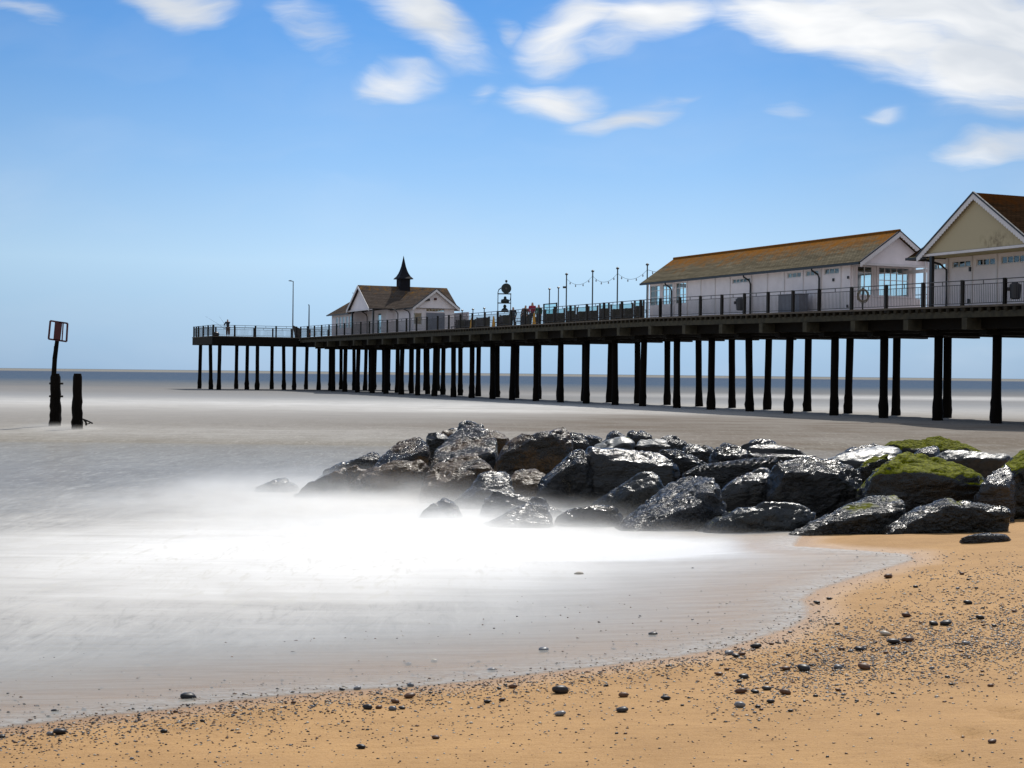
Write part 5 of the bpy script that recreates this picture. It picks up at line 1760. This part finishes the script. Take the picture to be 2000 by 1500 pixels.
# ------------------------------------------------------------------ pebbles on the beach
def peb_mat(name, c0, c1, rough):
    m, t = mat(name)
    tcn = t.n('ShaderNodeTexCoord').outputs['Object']
    rn = t.n('ShaderNodeObjectInfo').outputs['Random']
    cc = t.mix(rn, c0, c1)
    cc = t.mix(t.mr(t.noise(tcn, 3, 5), .3, .7, 0, .6), cc, tuple(x * .5 for x in c0))
    p = t.n('ShaderNodeBsdfPrincipled', {'Base Color': cc, 'Roughness': rough, 'Specular IOR Level': .35})
    finish(t, p.outputs[0])
    return m


PM = {'k': peb_mat('black_pebble', (.008, .008, .01), (.035, .032, .034), .45),
      'b': peb_mat('brown_pebble', (.05, .022, .012), (.14, .065, .03), .5),
      'g': peb_mat('grey_pebble', (.12, .13, .15), (.2, .2, .21), .4),
      'w': peb_mat('pale_pebble', (.45, .40, .33), (.55, .5, .42), .5)}
pm_mesh = {}
for ck, mm in PM.items():
    for vi in range(3):
        bm = bmesh.new()
        bmesh.ops.create_icosphere(bm, subdivisions=2, radius=.5)
        for v in bm.verts:
            v.co = v.co * (1 + .22 * mn.noise(v.co * 2.2 + Vector((vi * 7, ord(ck), 0))))
            v.co.z *= .5
            v.co.y *= .8
        me = bpy.data.meshes.new('pebble')
        bm.to_mesh(me)
        bm.free()
        me.materials.append(mm)
        me.shade_smooth()
        pm_mesh[(ck, vi)] = me
rp = random.Random(21)


def ground_pt(px, py):
    z = .2
    for _ in range(6):
        q = at_z(px, py, z)
        z = float(sand_z(np.array([q.x]), np.array([q.y]))[0])
    return Vector((q.x, q.y, z))


def pebble(px, py, wpx, c, label, group=None, flat=1.0):
    q = ground_pt(px, py)
    sz_ = wpx * q.y / FP
    o = bpy.data.objects.new('pebble', pm_mesh[(c, rp.randrange(3))])
    col.objects.link(o)
    o.location = q + Vector((0, 0, sz_ * .2 * flat))
    o.scale = (sz_, sz_ * rp.uniform(.75, 1), sz_ * rp.uniform(.8, 1.1) * flat)
    o.rotation_euler = (rp.uniform(-.15, .15), rp.uniform(-.15, .15), rp.uniform(-.5, .5))
    tag(o, label, 'pebble', group)
    return o


HERO = [(367, 1367, 34, 'k', 'largest black stone in the shallow swash at lower left'), (362, 1356, 10, 'k', 'tiny stone sitting against the top of the black one at lower left'),
        (117, 1434, 28, 'k', 'black stone on the dry sand in the lower left corner'), (98, 1436, 15, 'g', 'grey stone touching the black one in the lower left corner'), (3, 1441, 16, 'k', 'dark stone cut by the left edge of the picture'),
        (108, 1393, 18, 'k', 'dark stone at the swash edge above the lower left corner'), (95, 1402, 11, 'k', 'smaller dark stone just left below another at the swash edge'),
        (573, 1277, 13, 'k', 'single dark stone far out in the thin swash'), (288, 1301, 10, 'k', 'dark stone alone in the grey swash at left'), (320, 1431, 16, 'k', 'small black stone on sand left of centre'),
        (705, 1462, 21, 'k', 'blocky black stone near the bottom of the picture'), (851, 1443, 17, 'b', 'reddish brown stone near the bottom, left of centre'), (800, 1363, 24, 'b', 'amber brown stone in the line of shingle'),
        (772, 1373, 18, 'b', 'brown stone below the amber one in the shingle line'), (718, 1385, 22, 'k', 'black stone left of the red-brown one below the shingle line'), (740, 1384, 15, 'b', 'red-brown stone touching the black one below the shingle line'),
        (767, 1387, 18, 'g', 'grey stone at the lower edge of the shingle line'), (785, 1385, 15, 'k', 'dark stone beside the grey one at the shingle line'), (668, 1349, 13, 'k', 'dark stone at the swash edge, left end of the shingle line'),
        (698, 1347, 16, 'g', 'grey stone half in the swash above the shingle line'), (802, 1341, 15, 'g', 'grey-blue stone in the swash above the amber one'), (798, 1299, 13, 'g', 'small grey stone further out in the swash'),
        (848, 1293, 14, 'w', 'pale wet stone out in the swash left of centre'), (1002, 1344, 19, 'b', 'brown flat stone at the edge of the swash, centre'), (1094, 1354, 34, 'k', 'biggest black stone on the sand at centre'),
        (1094, 1398, 24, 'g', 'thin slate flake below the biggest black stone'), (981, 1369, 16, 'b', 'brown stone left of the biggest black one'), (952, 1373, 16, 'k', 'black stone left of the brown centre one'),
        (920, 1413, 8, 'w', 'tiny white stone on the sand, centre left'), (1275, 1242, 20, 'k', 'dark stone in the thin swash right of centre'), (1062, 1273, 22, 'g', 'flat grey stone in the swash, centre'),
        (960, 1312, 18, 'g', 'slate-coloured stone in the swash near its edge, centre'), (1130, 1125, 20, 'w', 'pale yellow stone just below the white foam'), (887, 1181, 10, 'g', 'tiny grey stone in the swash below the foam'),
        (1215, 1391, 26, 'k', 'flat black stone with a grey top, lower centre'), (1300, 1367, 22, 'k', 'dark stone right of the lower centre'), (1218, 1361, 20, 'b', 'brown stone above the flat black one'), (1331, 1413, 0, 'k', ''),
        (1476, 1266, 23, 'k', 'round black stone at the swash corner on the right'), (1424, 1279, 20, 'g', 'grey stone left of the round black one'), (1437, 1284, 18, 'k', 'black stone between grey and brown ones at the swash'),
        (1449, 1280, 16, 'b', 'brown stone below the round black one'), (1452, 1325, 21, 'k', 'black oval stone on the sand at right of centre'), (1444, 1333, 12, 'k', 'small stone beneath the black oval one'),
        (1404, 1319, 18, 'b', 'two-toned stone left of the black oval one'), (1497, 1348, 21, 'k', 'rounded dark stone in the middle of the stone cluster'), (1474, 1354, 18, 'k', 'dark stone left in the stone cluster'),
        (1447, 1354, 24, 'b', 'long brown stone at the left of the stone cluster'), (1534, 1356, 24, 'b', 'brown stone at the right of the stone cluster'), (1445, 1381, 24, 'g', 'long pale grey stone under the stone cluster'),
        (1480, 1382, 13, 'k', 'black stone right of the long grey one'), (1487, 1387, 10, 'b', 'small brown stone beneath a black one under the cluster'), (1505, 1373, 18, 'k', 'dark stone just under the stone cluster'),
        (1570, 1310, 28, 'k', 'large dark stone with a sandy hollow under it'), (1535, 1309, 20, 'b', 'brown stone left of the large hollow one'), (1637, 1306, 19, 'g', 'grey-topped stone right of the large hollow one'),
        (1688, 1307, 26, 'b', 'long brown stone in the right middle'), (1637, 1350, 14, 'b', 'blocky brown stone in the right middle'), (1647, 1358, 10, 'g', 'grey upright stone beneath the blocky brown one'), (1544, 1390, 12, 'k', 'small flat stone below the right middle'),
        (1729, 1241, 22, 'w', 'pale grey stone with a dark flank on the right'), (1745, 1258, 28, 'k', 'long dark stone right of the pale one'), (1772, 1254, 26, 'b', 'thin brown stick-like stone on the right'), (1678, 1271, 20, 'k', 'thin dark stone left of centre right'),
        (1643, 1270, 15, 'b', 'brown round stone above the long brown one'), (1886, 1259, 17, 'g', 'tilted grey stone near the right edge'), (1770, 1205, 20, 'b', 'brown stone high on the beach at right'),
        (1823, 1221, 20, 'k', 'dark stone left end of a line of two near the right edge'), (1847, 1221, 24, 'k', 'dark long stone right end of a line of two near the right edge'), (1914, 1209, 17, 'k', 'dark slab on the shingle near the right edge'),
        (1890, 1180, 18, 'k', 'dark stone highest near the right edge'), (1735, 1129, 20, 'b', 'brown flat stone beside the tip of the swash'), (1595, 1179, 15, 'k', 'dark stone at the swash bay on the right'), (1619, 1171, 11, 'k', 'small dark stone above the swash bay'),
        (1857, 1338, 11, 'k', 'small stone on smooth sand at right'), (1935, 1341, 13, 'b', 'brown stone on smooth sand at the far right'), (1938, 1451, 19, 'b', 'squared red-brown stone in the lower right corner'), (1715, 1396, 9, 'k', 'tiny stone on the smooth sand, lower right'),
        (1455, 1488, 8, 'b', 'tiny brown stone at the bottom right')]
for (px, py, wp_, c, lb) in HERO:
    if wp_:
        pebble(px, py, wp_, c, lb)


def peb_density(px, py):
    """where the small stones lie: the tide line, the drift of shingle at right and the swash margin"""
    ysh = float(np.interp(px, [p_[0] for p_ in sh_px[:14]], [p_[1] for p_ in sh_px[:14]]))
    d = py - ysh
    v = 0
    if d > 0:
        v = max(v, .55 * math.exp(-(d / 38) ** 2))
        v = max(v, .12 * math.exp(-(d / 90) ** 2))
    else:
        v = max(v, .22 * math.exp(-(d / 55) ** 2) if px < 1600 else .1)
        v = max(v, .05 if py > 1180 else .012)
    c = float(np.interp(px, [1300, 1500, 1750, 2000], [1350, 1310, 1270, 1235]))
    v = max(v, 1.0 * math.exp(-((py - c) / 62) ** 2) * min(1, max(0, (px - 1350) / 250)))
    v = max(v, .35 * math.exp(-((py - 1170) / 60) ** 2) * min(1, max(0, (px - 1620) / 200)))
    v = max(v, .5 * math.exp(-((py - (1130 - (px - 1800) * .08)) / 12) ** 2) * min(1, max(0, (px - 1780) / 60)))
    return min(1, v)


# medium stones, each an object of its own
cnt = 0
while cnt < 205:
    px, py = rp.uniform(5, 1995), rp.uniform(1090, 1490)
    if rp.random() > peb_density(px, py) ** 1.1:
        continue
    q = ground_pt(px, py)
    d = float(shore_d(np.array([q.x]), np.array([q.y]))[0])
    if d > 3.5:
        continue
    c = rp.choice('kkkkbbbgg')
    wp_ = rp.choice([5, 6, 7, 7, 8, 9, 11])
    if px > 1350 and d <= 0:
        lb, gr = 'small smooth stone strewn over the sand on the right half of the beach', 'small stones on the right sand'
    elif d > 0:
        lb, gr = 'small wet stone lying under the thin swash', 'small stones in the swash'
    else:
        lb, gr = 'small smooth stone on the sand along the swash, left half of the beach', 'small stones on the left sand'
    pebble(px, py, wp_, c, lb, gr)
    cnt += 1

# the grit: thousands of grains, one object
gv, gf, gm = [], [], []
oct_v = [Vector(v) for v in ((1, 0, 0), (0, 1, 0), (-1, 0, 0), (0, -1, 0), (0, 0, 1), (0, 0, -1))]
oct_f = [(0, 1, 4), (1, 2, 4), (2, 3, 4), (3, 0, 4), (1, 0, 5), (2, 1, 5), (3, 2, 5), (0, 3, 5)]
N = 210000
pxs = np.array([rp.uniform(-350, 2700) for _ in range(N)])
pys = np.array([rp.uniform(1075, 1540) for _ in range(N)])
keep = np.array([rp.random() < .016 + .95 * peb_density(a, c) for a, c in zip(pxs, pys)])
pxs, pys = pxs[keep], pys[keep]
dirs = [CAM @ Vector(((a - 1000) / FP, (750 - c) / FP, -1)) for a, c in zip(pxs, pys)]
dx = np.array([v.x for v in dirs]); dy = np.array([v.y for v in dirs]); dz = np.array([v.z for v in dirs])
z = np.full(len(pxs), .2)
for _ in range(5):
    tt = (z - EYE) / dz
    z = sand_z(dx * tt, dy * tt)
tt = (z - EYE) / dz
gx, gy = dx * tt, dy * tt
gd = shore_d(gx, gy)
for a, c, zz, d in zip(gx, gy, z, gd):
    if d > 0 and rp.random() > .55 * math.exp(-d / .7) + .10:
        continue
    if d > 3.2:
        continue
    sz_ = rp.uniform(.003, .009) * (1.6 if rp.random() < .12 else 1) * (c / 11) ** .5
    an_ = rp.uniform(0, 3.14)
    ca, sa_ = math.cos(an_), math.sin(an_)
    b0_ = len(gv)
    for v in oct_v:
        x, y, w_ = v.x * sz_ * 1.3, v.y * sz_ * .9, v.z * sz_ * .6
        gv.append((a + x * ca - y * sa_, c + x * sa_ + y * ca, zz + w_ + sz_ * (.25 if d < 0 else .1) + (.012 * min(1, d / .25 + .15) if d > 0 else 0)))
    k = rp.choice([0, 0, 0, 0, 1, 1, 1, 2, 3]) if rp.random() < .9 else 3
    for f in oct_f:
        gf.append([i + b0_ for i in f])
        gm.append(k)
me = bpy.data.meshes.new('shingle_grit')
me.from_pydata(gv, [], gf)
for c in 'kbgw':
    me.materials.append(PM[c])
me.polygons.foreach_set('material_index', gm)
me.shade_smooth()
o = bpy.data.objects.new('shingle_grit', me)
col.objects.link(o)
o['kind'] = 'stuff'
